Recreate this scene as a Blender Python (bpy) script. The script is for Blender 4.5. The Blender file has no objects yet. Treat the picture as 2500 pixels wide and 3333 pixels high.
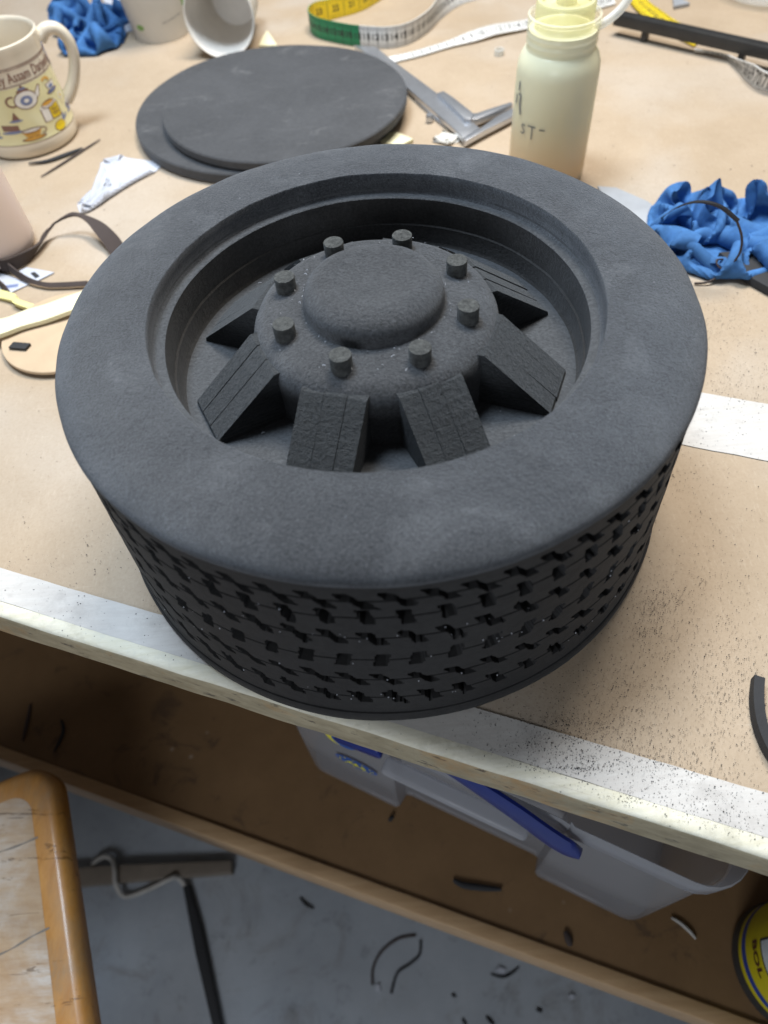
import bpy, bmesh, math, random
from mathutils import Vector, noise as mnoise
import numpy as np
R_ = math.radians
sc = bpy.context.scene
col = sc.collection
random.seed(7)
# one scene unit is ten centimetres
sc.unit_settings.scale_length = 0.1

# ------------------------------------------------------------------ camera
CAM = Vector((0.0, -2.605, 3.2031))
YAW, PITCH, ROLL, FPX = -0.0189, 0.9424, -0.0994, 2311.0
cy_, sy_, cp_, sp_ = math.cos(YAW), math.sin(YAW), math.cos(PITCH), math.sin(PITCH)
FW = Vector((sy_ * cp_, cy_ * cp_, -sp_)); RT0 = Vector((cy_, -sy_, 0)); UP0 = RT0.cross(FW)
RT = RT0 * math.cos(ROLL) + UP0 * math.sin(ROLL); UP = UP0 * math.cos(ROLL) - RT0 * math.sin(ROLL)
cd = bpy.data.cameras.new('camera'); cam = bpy.data.objects.new('camera', cd); col.objects.link(cam)
from mathutils import Matrix
cam.matrix_world = Matrix(((RT.x, UP.x, -FW.x, CAM.x), (RT.y, UP.y, -FW.y, CAM.y), (RT.z, UP.z, -FW.z, CAM.z), (0, 0, 0, 1)))
cd.sensor_fit = 'VERTICAL'; cd.sensor_height = 24; cd.sensor_width = 18
cd.lens = 24 * FPX / 3333.0
cd.clip_start = 0.05; cd.clip_end = 300
cd.dof.use_dof = True; cd.dof.focus_distance = 3.55; cd.dof.aperture_fstop = 0.50
sc.camera = cam

# ------------------------------------------------------------------ light
W = bpy.data.worlds.new('World'); sc.world = W; W.use_nodes = True
bg = W.node_tree.nodes['Background']; bg.inputs[0].default_value = (0.92, 0.95, 1.0, 1); bg.inputs[1].default_value = 0.09


def area(name, loc, target, sx, sy, power, colr):
    l = bpy.data.lights.new(name, 'AREA'); l.shape = 'RECTANGLE'; l.size = sx; l.size_y = sy; l.energy = power; l.color = colr
    o = bpy.data.objects.new(name, l); col.objects.link(o); o.location = loc
    o.rotation_euler = (Vector(target) - Vector(loc)).to_track_quat('-Z', 'Y').to_euler()
    return o


area('ceiling_light_bank', (2.4, 6.0, 12.5), (0.3, 1.0, 0), 6.0, 3.0, 2450, (1.0, 0.945, 0.865))
area('rooflight', (-2.5, 3.0, 12.5), (-0.3, 0.0, 0), 3.5, 3.5, 1950, (0.70, 0.84, 1.0))
area('window_light', (-6.0, -14.0, 5.0), (-1.0, -2.5, -6.5), 6.0, 5.0, 1000, (0.84, 0.91, 1.0))
sc.view_settings.view_transform = 'Standard'; sc.view_settings.look = 'None'
sc.view_settings.exposure = 0.0; sc.view_settings.gamma = 1.0; sc.view_settings.use_curve_mapping = False
sc.render.engine = 'CYCLES'
sc.cycles.use_denoising = True
sc.cycles.max_bounces = 8; sc.cycles.transparent_max_bounces = 16


# ------------------------------------------------------------------ placing helpers
def at(x, y, z=0.0):
    """point of the horizontal plane z seen at that spot of the 1659 px wide survey photo"""
    k = 2500.0 / 1659.0
    d = FW + RT * ((x * k - 1250) / FPX) + UP * (-(y * k - 1666.5) / FPX)
    t = (z - CAM.z) / d.z
    return CAM + d * t


TH = 0.3843                                   # the bench runs at this angle
TD = Vector((math.cos(TH), -math.sin(TH), 0)); ND = Vector((math.sin(TH), math.cos(TH), 0))


def tn(t, n, z=0.0):
    v = TD * t + ND * n; v.z = z
    return v


ORG = {}


def tag(o, label=None, cat=None, group=None, kind=None):
    if label: o['label'] = label
    if cat: o['category'] = cat
    if group: o['group'] = group
    if kind: o['kind'] = kind
    return o


def thing(name, loc, label, cat, group=None):
    o = bpy.data.objects.new(name, None); o.empty_display_size = 0.1
    col.objects.link(o); o.location = loc; ORG[o.name] = Vector(loc)
    return tag(o, label, cat, group)


def obj(name, geo, mats, parent=None, origin=None, smooth=40):
    """geo = (verts, faces[, material indices]) in world coordinates -> one mesh object"""
    v, f = geo[0], geo[1]
    if parent is not None: org = ORG[parent.name]
    else: org = Vector(origin) if origin is not None else Vector((0, 0, 0))
    me = bpy.data.meshes.new(name)
    me.from_pydata([(p[0] - org[0], p[1] - org[1], p[2] - org[2]) for p in v], [], f)
    if not isinstance(mats, (list, tuple)): mats = [mats]
    for m in mats: me.materials.append(m)
    if len(geo) > 2: me.polygons.foreach_set('material_index', geo[2])
    bm = bmesh.new(); bm.from_mesh(me); bmesh.ops.recalc_face_normals(bm, faces=bm.faces); bm.to_mesh(me); bm.free()
    if smooth:
        me.polygons.foreach_set('use_smooth', [True] * len(me.polygons))
        me.set_sharp_from_angle(angle=R_(smooth))
    me.update()
    o = bpy.data.objects.new(name, me); col.objects.link(o)
    if parent is not None: o.parent = parent
    else: o.location = org
    ORG[o.name] = org
    return o


# ------------------------------------------------------------------ shapes
def join(*gs):
    V, F, I = [], [], []
    for g in gs:
        b = len(V); V += list(g[0]); F += [tuple(i + b for i in f) for f in g[1]]
        I += list(g[2]) if len(g) > 2 else [0] * len(g[1])
    return V, F, I


def lathe(prof, seg=64, c=(0, 0, 0), closed=False, cap0=False, cap1=False, a0=0.0, wob=None):
    V, F = [], []
    n = len(prof)
    for i in range(seg):
        a = a0 + 2 * math.pi * i / seg; ca, sa = math.cos(a), math.sin(a)
        for (r, z) in prof:
            rr, zz = r, z
            if wob:
                dr, dz = wob(r, z, a); rr += dr; zz += dz
            V.append((c[0] + rr * ca, c[1] + rr * sa, c[2] + zz))
    m = n if closed else n - 1
    for i in range(seg):
        j = (i + 1) % seg
        for k in range(m):
            k2 = (k + 1) % n
            F.append((i * n + k, j * n + k, j * n + k2, i * n + k2))
    if cap0: F.append(tuple(i * n for i in range(seg))[::-1])
    if cap1: F.append(tuple(i * n + n - 1 for i in range(seg)))
    return V, F


def frame_pts(g, o, ex, ey, ez):
    return ([o + ex * p[0] + ey * p[1] + ez * p[2] for p in g[0]],) + tuple(g[1:])


def box(sx, sy, sz, bev=0.0, seg=2, c=(0, 0, 0)):
    bm = bmesh.new(); bmesh.ops.create_cube(bm, size=1.0)
    for v in bm.verts: v.co = Vector((v.co.x * sx + c[0], v.co.y * sy + c[1], v.co.z * sz + c[2]))
    if bev: bmesh.ops.bevel(bm, geom=list(bm.edges), offset=bev, segments=seg, profile=0.5, affect='EDGES')
    bm.verts.ensure_lookup_table()
    g = ([v.co.copy() for v in bm.verts], [tuple(v.index for v in f.verts) for f in bm.faces]); bm.free()
    return g


def prism(poly, z0, z1, bev=0.0):
    """extruded outline with a softened top edge; poly is a list of xy (z is added)"""
    bm = bmesh.new()
    vs = [bm.verts.new((p[0], p[1], z0)) for p in poly]
    f = bm.faces.new(vs)
    r = bmesh.ops.extrude_face_region(bm, geom=[f])
    top = [e for e in r['geom'] if isinstance(e, bmesh.types.BMVert)]
    for v in top: v.co.z = z1
    if bev:
        ts = set(top)
        ed = [e for e in bm.edges if e.verts[0] in ts and e.verts[1] in ts]
        bmesh.ops.bevel(bm, geom=ed, offset=bev, segments=2, profile=0.5, affect='EDGES')
    bm.verts.index_update()
    g = ([v.co.copy() for v in bm.verts], [tuple(v.index for v in f.verts) for f in bm.faces]); bm.free()
    return g


def spline(pts, n=8, closed=False):
    P = [Vector(p) for p in pts]; out = []; m = len(P)
    rng = range(m) if closed else range(m - 1)
    for i in rng:
        if closed: a, b, c, d = P[i - 1], P[i], P[(i + 1) % m], P[(i + 2) % m]
        else: a, b, c, d = P[max(i - 1, 0)], P[i], P[i + 1], P[min(i + 2, m - 1)]
        for k in range(n):
            t = k / n
            out.append(0.5 * ((2 * b) + (c - a) * t + (2 * a - 5 * b + 4 * c - d) * t * t + (3 * b - a - 3 * c + d) * t ** 3))
    if not closed: out.append(P[-1].copy())
    return out


def tube(path, rad, seg=10):
    V, F = [], []
    n = len(path); u = None
    for i, p in enumerate(path):
        t = (path[min(i + 1, n - 1)] - path[max(i - 1, 0)]).normalized()
        if u is None:
            u = Vector((0, 0, 1)) if abs(t.z) < .9 else Vector((1, 0, 0))
        u = (u - t * u.dot(t)).normalized(); s = t.cross(u)
        r = rad(i / (n - 1)) if callable(rad) else rad
        for k in range(seg):
            a = 2 * math.pi * k / seg
            V.append(p + s * (r * math.cos(a)) + u * (r * math.sin(a)))
    for i in range(n - 1):
        for k in range(seg):
            k2 = (k + 1) % seg
            F.append((i * seg + k, i * seg + k2, (i + 1) * seg + k2, (i + 1) * seg + k))
    F.append(tuple(range(seg))[::-1]); F.append(tuple((n - 1) * seg + k for k in range(seg)))
    return V, F


class Ribbon:
    """band along a smooth path; every control point has (x, y, z, width vector)"""
    def __init__(s, ctrl, thick, n=10):
        s.P = spline([c[0] for c in ctrl], n); s.Wv = spline([c[1] for c in ctrl], n)
        s.th = thick
        s.L = [0.0]
        for a, b in zip(s.P[:-1], s.P[1:]): s.L.append(s.L[-1] + (b - a).length)

    def _f(s, i):
        a, b = s.P[max(i - 1, 0)], s.P[min(i + 1, len(s.P) - 1)]
        t = (b - a).normalized(); w = s.Wv[i]; nn = t.cross(w)
        return s.P[i], w, nn.normalized()

    def mapp(s, u, v, off):
        """u = length along, v = 0..1 across, off = distance outside the front face"""
        u = min(max(u, 0), s.L[-1] - 1e-6); i = 0
        lo, hi = 0, len(s.L) - 1
        while hi - lo > 1:
            m = (lo + hi) // 2
            if s.L[m] <= u: lo = m
            else: hi = m
        k = (u - s.L[lo]) / max(s.L[lo + 1] - s.L[lo], 1e-9)
        A, B = s._f(lo), s._f(lo + 1)
        p = A[0].lerp(B[0], k); w = A[1].lerp(B[1], k); nn = A[2].lerp(B[2], k).normalized()
        return p + w * v + nn * (s.th / 2 + off if off >= 0 else -s.th / 2 + off)

    def geo(s, fm=0, bm_=0, split=None):
        V, F, I = [], [], []
        for i in range(len(s.P)):
            p, w, nn = s._f(i); h = nn * (s.th / 2)
            V += [p + h, p + w + h, p + w - h, p - h]
        for i in range(len(s.P) - 1):
            for k in range(4):
                k2 = (k + 1) % 4
                F.append((4 * i + k, 4 * i + k2, 4 * i + 4 + k2, 4 * i + 4 + k))
                m = fm if k != 2 else bm_
                if k != 2 and split is not None and s.L[i] >= split[0]: m = split[1]
                I.append(m)
        F.append((0, 1, 2, 3)); F.append(tuple(4 * (len(s.P) - 1) + k for k in (3, 2, 1, 0))); I += [fm, fm]
        return V, F, I


def text_geo(s, size=0.1, bold=0.0):
    cu = bpy.data.curves.new('lettering', 'FONT'); cu.body = s; cu.size = size; cu.align_x = 'CENTER'; cu.align_y = 'CENTER'
    cu.offset = bold; cu.resolution_u = 2
    o = bpy.data.objects.new('lettering', cu); col.objects.link(o)
    dg = bpy.context.evaluated_depsgraph_get(); dg.update()
    me = bpy.data.meshes.new_from_object(o.evaluated_get(dg))
    bm = bmesh.new(); bm.from_mesh(me); bmesh.ops.triangulate(bm, faces=bm.faces)
    bmesh.ops.subdivide_edges(bm, edges=[e for e in bm.edges if e.calc_length() > size * 0.3], cuts=1)
    bm.verts.index_update()
    V = [(v.co.x, v.co.y) for v in bm.verts]; F = [tuple(v.index for v in f.verts) for f in bm.faces]; bm.free()
    bpy.data.objects.remove(o); bpy.data.curves.remove(cu); bpy.data.meshes.remove(me)
    return V, F


def flat(shape2d, fn):
    return [fn(p[0], p[1]) for p in shape2d[0]], shape2d[1]


def quad2(x0, y0, x1, y1, nx=1):
    V, F = [], []
    for i in range(nx + 1):
        x = x0 + (x1 - x0) * i / nx
        V += [(x, y0), (x, y1)]
    for i in range(nx): F.append((2 * i, 2 * i + 2, 2 * i + 3, 2 * i + 1))
    return V, F


def ell2(cx, cy, rx, ry, n=20, rot=0.0, a0=0, a1=2 * math.pi):
    V = [(cx, cy)]; F = []
    c, s = math.cos(rot), math.sin(rot)
    full = abs(a1 - a0 - 2 * math.pi) < 1e-6
    m = n if full else n + 1
    for i in range(m):
        a = a0 + (a1 - a0) * i / n
        x, y = rx * math.cos(a), ry * math.sin(a)
        V.append((cx + x * c - y * s, cy + x * s + y * c))
    for i in range(n): F.append((0, 1 + i, 1 + (i + 1) % m if full else 2 + i))
    return V, F


def ring2(cx, cy, rx, ry, w, n=20, a0=0.0, a1=2 * math.pi):
    V, F = [], []
    for i in range(n + 1):
        a = a0 + (a1 - a0) * i / n
        V += [(cx + rx * math.cos(a), cy + ry * math.sin(a)), (cx + (rx - w) * math.cos(a), cy + (ry - w) * math.sin(a))]
    for i in range(n): F.append((2 * i, 2 * i + 2, 2 * i + 3, 2 * i + 1))
    return V, F


def poly2(pts):
    c = (sum(p[0] for p in pts) / len(pts), sum(p[1] for p in pts) / len(pts))
    V = [c] + list(pts); n = len(pts)
    return V, [(0, 1 + i, 1 + (i + 1) % n) for i in range(n)]


# ------------------------------------------------------------------ materials
class Nt:
    def __init__(s, name):
        s.m = bpy.data.materials.new(name); s.m.use_nodes = True; s.t = s.m.node_tree; s.n = s.t.nodes; s.l = s.t.links
        s.p = s.n['Principled BSDF']; s.out = s.n['Material Output']
        s.tc = s.n.new('ShaderNodeTexCoord'); s.co = s.tc.outputs['Object']

    def set(s, **k):
        for a, v in k.items():
            s.p.inputs[a.replace('_', ' ')].default_value = v

    def inp(s, node, key, v):
        if hasattr(v, 'is_output'): s.l.new(v, node.inputs[key])
        elif isinstance(v, tuple) and len(v) == 3 and node.inputs[key].type == 'RGBA': node.inputs[key].default_value = (*v, 1)
        else: node.inputs[key].default_value = v

    def scaled(s, v):
        n = s.n.new('ShaderNodeMapping'); n.inputs['Scale'].default_value = v; s.l.new(s.co, n.inputs['Vector']); return n.outputs[0]

    def noise(s, scale, detail=4, rough=.55, co=None, dist=0.0):
        n = s.n.new('ShaderNodeTexNoise'); s.l.new(co or s.co, n.inputs['Vector'])
        n.inputs['Scale'].default_value = scale; n.inputs['Detail'].default_value = detail; n.inputs['Roughness'].default_value = rough
        n.inputs['Distortion'].default_value = dist
        return n.outputs['Fac']

    def voro(s, scale, co=None, feature='F1', out='Distance'):
        n = s.n.new('ShaderNodeTexVoronoi'); n.feature = feature; s.l.new(co or s.co, n.inputs['Vector']); n.inputs['Scale'].default_value = scale
        return n.outputs[out]

    def ramp(s, f, a, b, lo=0.0, hi=1.0):
        n = s.n.new('ShaderNodeMapRange'); n.clamp = True; s.l.new(f, n.inputs[0])
        n.inputs[1].default_value = a; n.inputs[2].default_value = b; n.inputs[3].default_value = lo; n.inputs[4].default_value = hi
        return n.outputs[0]

    def mul(s, a, b, op='MULTIPLY'):
        n = s.n.new('ShaderNodeMath'); n.operation = op; s.inp(n, 0, a); s.inp(n, 1, b); return n.outputs[0]

    def mix(s, f, a, b, mode='MIX'):
        n = s.n.new('ShaderNodeMixRGB'); n.blend_type = mode
        s.inp(n, 0, f)
        for i, v in ((1, a), (2, b)):
            if isinstance(v, tuple): n.inputs[i].default_value = (*v[:3], 1)
            else: s.l.new(v, n.inputs[i])
        return n.outputs[0]

    def color(s, c):
        if isinstance(c, tuple): s.p.inputs['Base Color'].default_value = (*c[:3], 1)
        else: s.l.new(c, s.p.inputs['Base Color'])

    def bump(s, h, strength, dist=0.01, prev=None):
        n = s.n.new('ShaderNodeBump'); n.inputs['Strength'].default_value = strength; n.inputs['Distance'].default_value = dist
        s.l.new(h, n.inputs['Height'])
        if prev is not None: s.l.new(prev, n.inputs['Normal'])
        s.l.new(n.outputs[0], s.p.inputs['Normal']); return n.outputs[0]


def foam_mat(name, c1, c2, grain=70, bump=.5, sheen=.35, specks=True, rough=.95, streak=None, scuff=0.0, dist=.02, chalk=.0, gmix=.6):
    m = Nt(name); m.set(Roughness=rough, Specular_IOR_Level=.12, Sheen_Weight=sheen, Sheen_Roughness=.45)
    m.p.inputs['Sheen Tint'].default_value = (.86, .92, 1, 1)
    f = m.ramp(m.noise(1.7, 5, .62, dist=.5), .33, .68)
    c = m.mix(f, c1, c2)
    g = m.noise(grain, 5, .75)
    gr = m.ramp(g, .34, .70)
    c = m.mix(m.mul(gr, gmix), tuple(x * .62 for x in c1), c) if gmix > .99 else m.mix(gmix, c, m.mix(gr, tuple(x * .45 for x in c1), tuple(x * 1.55 for x in c2)))
    if streak:
        sk = m.noise(1.0, 5, .7, co=m.scaled(streak)); c = m.mix(m.mul(m.ramp(sk, .42, .72), .3), c, tuple(x * .4 for x in c1))
        g = m.mul(g, m.mul(sk, .45), 'ADD')
    if chalk:
        k = m.mul(m.ramp(m.noise(2.3, 5, .7, dist=.8), .52, .74), m.ramp(m.noise(grain * .8, 4, .8), .35, .7))
        c = m.mix(m.mul(k, chalk), c, (.17, .175, .185))
    if scuff:
        k = m.mul(m.ramp(m.noise(1.0, 6, .75, co=m.scaled((1.6, 4.5, 4)), dist=1.0), .57, .76), m.ramp(m.noise(11, 5, .8), .40, .68))
        c = m.mix(m.mul(k, scuff), c, (.24, .235, .235))
    if specks:
        v = m.voro(30); s2 = m.mul(m.ramp(v, .035, .065, 1, 0), m.ramp(m.noise(3.1, 2), .50, .57))
        c = m.mix(m.mul(s2, .12), c, (.30, .31, .33))
    m.color(c)
    pv = m.bump(m.noise(6, 3, .5), .35, .05) if chalk else None
    m.bump(g, bump, dist, pv)
    return m.m


def simple(name, c, rough=.5, var=.12, scale=6, bump=0.0, bscale=40, spec=.5, metal=0.0, coat=0.0, sheen=0.0, alpha=None):
    m = Nt(name); m.set(Roughness=rough, Metallic=metal, Specular_IOR_Level=spec, Coat_Weight=coat, Sheen_Weight=sheen)
    f = m.ramp(m.noise(scale, 5, .6), .3, .7)
    m.color(m.mix(f, tuple(x * (1 - var) for x in c), tuple(min(1, x * (1 + var)) for x in c)))
    if bump: m.bump(m.noise(bscale, 4), bump, .01)
    return m.m


MT = {}
MT['side'] = foam_mat('fuzzy sanded foam', (.030, .031, .034), (.086, .089, .096), grain=95, bump=.9, sheen=.3, chalk=1.0, gmix=.6)
MT['tread'] = foam_mat('black foam sheet', (.029, .028, .028), (.042, .041, .041), grain=30, bump=.2, sheen=.04, specks=False, rough=.7, gmix=.2)
MT['well'] = foam_mat('rim well foam', (.030, .029, .028), (.050, .048, .047), grain=70, bump=.6, sheen=.1, chalk=.25, gmix=.4)
MT['dish'] = foam_mat('lit well foam', (.055, .057, .060), (.085, .088, .093), grain=60, bump=.6, sheen=.2, chalk=.35, gmix=.4)  # well foam with the light on floor and ledge put into its colour
MT['hub'] = foam_mat('hub foam', (.036, .036, .038), (.080, .082, .086), grain=75, bump=.9, sheen=.2, chalk=.45, gmix=.55)
MT['wedge'] = foam_mat('cut foam block', (.036, .038, .040), (.052, .055, .057), grain=50, bump=1.0, sheen=.15, streak=(2, 2, 95), gmix=.4)
MT['bolt'] = foam_mat('cut foam plug', (.045, .046, .045), (.085, .087, .083), grain=42, bump=.8, sheen=.1, gmix=.6)
MT['disc'] = foam_mat('smooth foam disc', (.055, .056, .059), (.074, .075, .079), grain=26, bump=.15, sheen=.12, specks=False, rough=.65, scuff=.85, gmix=.2)
MT['offcut'] = simple('black foam offcut', (.022, .022, .024), .8, bump=.2)
MT['offbrown'] = simple('dark brown sliver', (.05, .035, .03), .8)


def mdf():
    m = Nt('brown hardboard'); m.set(Roughness=.62, Specular_IOR_Level=.3)
    c = m.mix(m.ramp(m.noise(.9, 6, .6), .3, .7), (.362, .277, .190), (.446, .350, .253))
    c = m.mix(m.mul(m.ramp(m.noise(.55, 3, .5, dist=.6), .5, .66), .55), c, (.46, .405, .345))
    c = m.mix(m.mul(m.ramp(m.noise(7, 6, .8, dist=.5), .52, .75), .3), c, (.30, .22, .15))
    fib = m.noise(1.0, 3, .7, co=m.scaled((60, 12, 30)))
    c = m.mix(m.mul(m.ramp(fib, .55, .75), .18), c, (.62, .53, .42))
    scr = m.noise(1.0, 4, .7, co=m.scaled((1.2, 26, 5)), dist=.3); c = m.mix(m.mul(m.ramp(scr, .66, .72), .25), c, (.60, .52, .42))
    c = m.mix(m.mul(m.ramp(m.noise(60, 3, .7), .45, .75), .22), c, (.25, .17, .10))
    v = m.voro(9); k = m.mul(m.ramp(v, .03, .07, 1, 0), m.ramp(m.noise(1.3, 3), .52, .6))
    c = m.mix(m.mul(k, .75), c, (.09, .06, .045))
    v = m.voro(21); k = m.mul(m.ramp(v, .05, .12, 1, 0), m.ramp(m.noise(2.1, 4, .6), .48, .6))
    c = m.mix(m.mul(k, .5), c, (.16, .11, .08))
    m.color(c); m.bump(m.noise(45, 4), .10, .01)
    return m.m


MT['mdf'] = mdf()


def strip_mat(name, c1, c2, dirt=.5):
    m = Nt(name); m.set(Roughness=.6, Specular_IOR_Level=.3)
    st = m.noise(1.0, 5, .7, co=m.scaled((3, 30, 10)))
    c = m.mix(m.ramp(st, .3, .7), c1, c2)
    c = m.mix(m.mul(m.ramp(m.noise(5, 5, .7), .52, .72), dirt), c, tuple(x * .62 for x in c1))
    c = m.mix(m.mul(m.ramp(m.noise(9, 6, .8), .50, .66), dirt), c, tuple(x * .8 for x in c2))
    v = m.voro(22); k = m.mul(m.ramp(v, .05, .11, 1, 0), m.ramp(m.noise(2.4, 3), .5, .58))
    c = m.mix(m.mul(k, .8), c, (.07, .06, .06))
    m.color(c); m.bump(m.noise(30, 5), .15, .01)
    return m.m


MT['strip'] = strip_mat('scuffed white laminate strip', (.49, .46, .43), (.57, .55, .52))
MT['arris'] = strip_mat('worn cream paint', (.62, .58, .44), (.76, .73, .62), .7)


def edge_mat():
    m = Nt('painted bench edge'); m.set(Roughness=.6, Specular_IOR_Level=.3)
    c = m.mix(m.ramp(m.noise(1.0, 5, .7, co=m.scaled((1.2, 14, 14))), .35, .7), (.27, .23, .15), (.42, .365, .25))
    c = m.mix(m.mul(m.ramp(m.noise(2.0, 5, .7), .55, .68), .6), c, (.42, .24, .09))
    c = m.mix(m.mul(m.ramp(m.noise(7, 6, .75, co=m.scaled((.4, 2, 2))), .58, .66), .85), c, (.05, .045, .04))
    m.color(c); m.bump(m.noise(12, 5), .2, .01)
    return m.m


MT['edge'] = edge_mat()


def wood(name, c1, c2, rough=.5, sc_=(1.2, 16, 16), coat=0.0, axis=None):
    m = Nt(name); m.set(Roughness=rough, Specular_IOR_Level=.4, Coat_Weight=coat, Coat_Roughness=.25)
    g = m.noise(1.0, 6, .65, co=m.scaled(sc_), dist=.4)
    c = m.mix(m.ramp(g, .32, .68), c1, c2)
    c = m.mix(m.mul(m.ramp(m.noise(1.5, 4), .55, .75), .35), c, tuple(x * .6 for x in c1))
    m.color(c); m.bump(g, .15, .01)
    return m.m


MT['pine'] = wood('planed pine', (.40, .25, .125), (.50, .33, .18))
def shelf_mat():
    m = Nt('brown shelf board'); m.set(Roughness=.6, Specular_IOR_Level=.3)
    c = m.mix(m.ramp(m.noise(1.2, 6, .65), .3, .7), (.165, .095, .043), (.225, .132, .062))
    c = m.mix(m.mul(m.ramp(m.noise(1.7, 5, .7, dist=1.2), .57, .66), .6), c, (.07, .045, .03))
    v = m.voro(3.2); k = m.mul(m.ramp(v, .03, .09, 1, 0), m.ramp(m.noise(1.0, 3), .46, .54)); c = m.mix(m.mul(k, .7), c, (.34, .27, .20))
    m.color(c); m.bump(m.noise(30, 4), .12, .01)
    return m.m


MT['shelf'] = shelf_mat()


def floor_mat():
    m = Nt('grey painted floor'); m.set(Roughness=.55, Specular_IOR_Level=.35)
    c = m.mix(m.ramp(m.noise(.5, 6, .65), .3, .7), (.27, .295, .328), (.42, .445, .475))
    c = m.mix(m.mul(m.ramp(m.noise(1.6, 6, .75), .55, .72), .4), c, (.32, .33, .34))
    c = m.mix(m.mul(m.ramp(m.noise(.9, 6, .75, dist=.8), .54, .70), .55), c, (.17, .15, .125))
    c = m.mix(m.mul(m.ramp(m.noise(2.8, 6, .8), .56, .70), .5), c, (.13, .135, .14))
    v = m.voro(5); k = m.mul(m.ramp(v, .02, .05, 1, 0), m.ramp(m.noise(1.0, 3), .5, .56))
    c = m.mix(m.mul(k, .8), c, (.05, .05, .05))
    m.color(c); m.bump(m.noise(6, 5), .1, .02)
    return m.m


MT['floor'] = floor_mat()


def paper_mat(name, c, rough=.8, trans=.25, var=.08):
    m = Nt(name); m.set(Roughness=rough, Specular_IOR_Level=.25)
    cc = m.mix(m.ramp(m.noise(7, 5, .65), .3, .7), tuple(x * (1 - var) for x in c), tuple(min(1, x * (1 + var)) for x in c))
    m.color(cc)
    tr = m.n.new('ShaderNodeBsdfTranslucent'); m.l.new(cc, tr.inputs[0])
    ms = m.n.new('ShaderNodeMixShader'); ms.inputs[0].default_value = trans
    m.l.new(m.p.outputs[0], ms.inputs[1]); m.l.new(tr.outputs[0], ms.inputs[2]); m.l.new(ms.outputs[0], m.out.inputs[0])
    m.bump(m.noise(45, 4, .6), .3, .01)
    return m.m


MT['blue'] = paper_mat('blue paper towel', (.07, .20, .46), .85, .25, .3)
bt = MT['blue'].node_tree
def towel_bump():
    m = Nt.__new__(Nt); m.m = MT['blue']; m.t = bt; m.n = bt.nodes; m.l = bt.links; m.p = bt.nodes['Principled BSDF']; m.out = bt.nodes['Material Output']
    m.tc = m.n.new('ShaderNodeTexCoord'); m.co = m.tc.outputs['Object']
    wv = m.n.new('ShaderNodeVectorMath'); wv.operation = 'ADD'
    nz = m.n.new('ShaderNodeTexNoise'); nz.inputs['Scale'].default_value = 5; m.l.new(m.co, nz.inputs['Vector'])
    sc3 = m.n.new('ShaderNodeVectorMath'); sc3.operation = 'SCALE'; sc3.inputs['Scale'].default_value = .16; m.l.new(nz.outputs['Color'], sc3.inputs[0])
    m.l.new(m.co, wv.inputs[0]); m.l.new(sc3.outputs[0], wv.inputs[1])
    h = m.mul(m.mul(m.voro(4.2, co=wv.outputs[0]), 1.0), m.mul(m.voro(11, co=wv.outputs[0]), .35), 'ADD')
    m.bump(h, .25, .03)
towel_bump()
MT['white_paper'] = paper_mat('white paper', (.62, .64, .70))
MT['cup'] = paper_mat('white card cup', (.72, .69, .63), .55, .12, .03)
MT['cup_in'] = simple('cup lining', (.76, .71, .64), .45, .04)


def plastic(name, c, clear=.35, trans=.3, rough=.3):
    m = Nt(name); m.set(Roughness=rough, Specular_IOR_Level=.5); m.color(c)
    tr = m.n.new('ShaderNodeBsdfTranslucent'); tr.inputs[0].default_value = (*c, 1)
    tp = m.n.new('ShaderNodeBsdfTransparent'); tp.inputs[0].default_value = (min(1, c[0] * 1.12), min(1, c[1] * 1.12), min(1, c[2] * 1.12), 1)
    a = m.n.new('ShaderNodeMixShader'); a.inputs[0].default_value = trans
    m.l.new(m.p.outputs[0], a.inputs[1]); m.l.new(tr.outputs[0], a.inputs[2])
    b = m.n.new('ShaderNodeMixShader'); b.inputs[0].default_value = clear
    m.l.new(a.outputs[0], b.inputs[1]); m.l.new(tp.outputs[0], b.inputs[2]); m.l.new(b.outputs[0], m.out.inputs[0])
    m.bump(m.noise(9, 3), .06, .01)
    return m.m


MT['hdpe'] = plastic('milky bottle plastic', (.90, .89, .82), .55, .45, .2)
MT['tub'] = plastic('frosted clear tub', (.76, .77, .80), .60, .35, .18)
MT['clear'] = plastic('clear plastic', (.88, .90, .92), .72, .1, .08)
MT['tubing'] = plastic('clear hose', (.85, .85, .82), .4, .3, .15)
MT['glue'] = simple('pale yellow glue', (.80, .78, .60), .35, .06, 3)
MT['gluecap'] = plastic('yellowed plastic', (.84, .825, .62), .42, .4, .2)
def glue_mat():
    m = Nt('yellow glue amber below'); m.set(Roughness=.35)
    sp = m.n.new('ShaderNodeSeparateXYZ'); m.l.new(m.co, sp.inputs[0])
    f = m.ramp(sp.outputs[2], .16, .52)  # amber towards the bottom, pale yellow above
    m.color(m.mix(f, (.86, .55, .25), (.93, .90, .70)))
    return m.m


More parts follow.
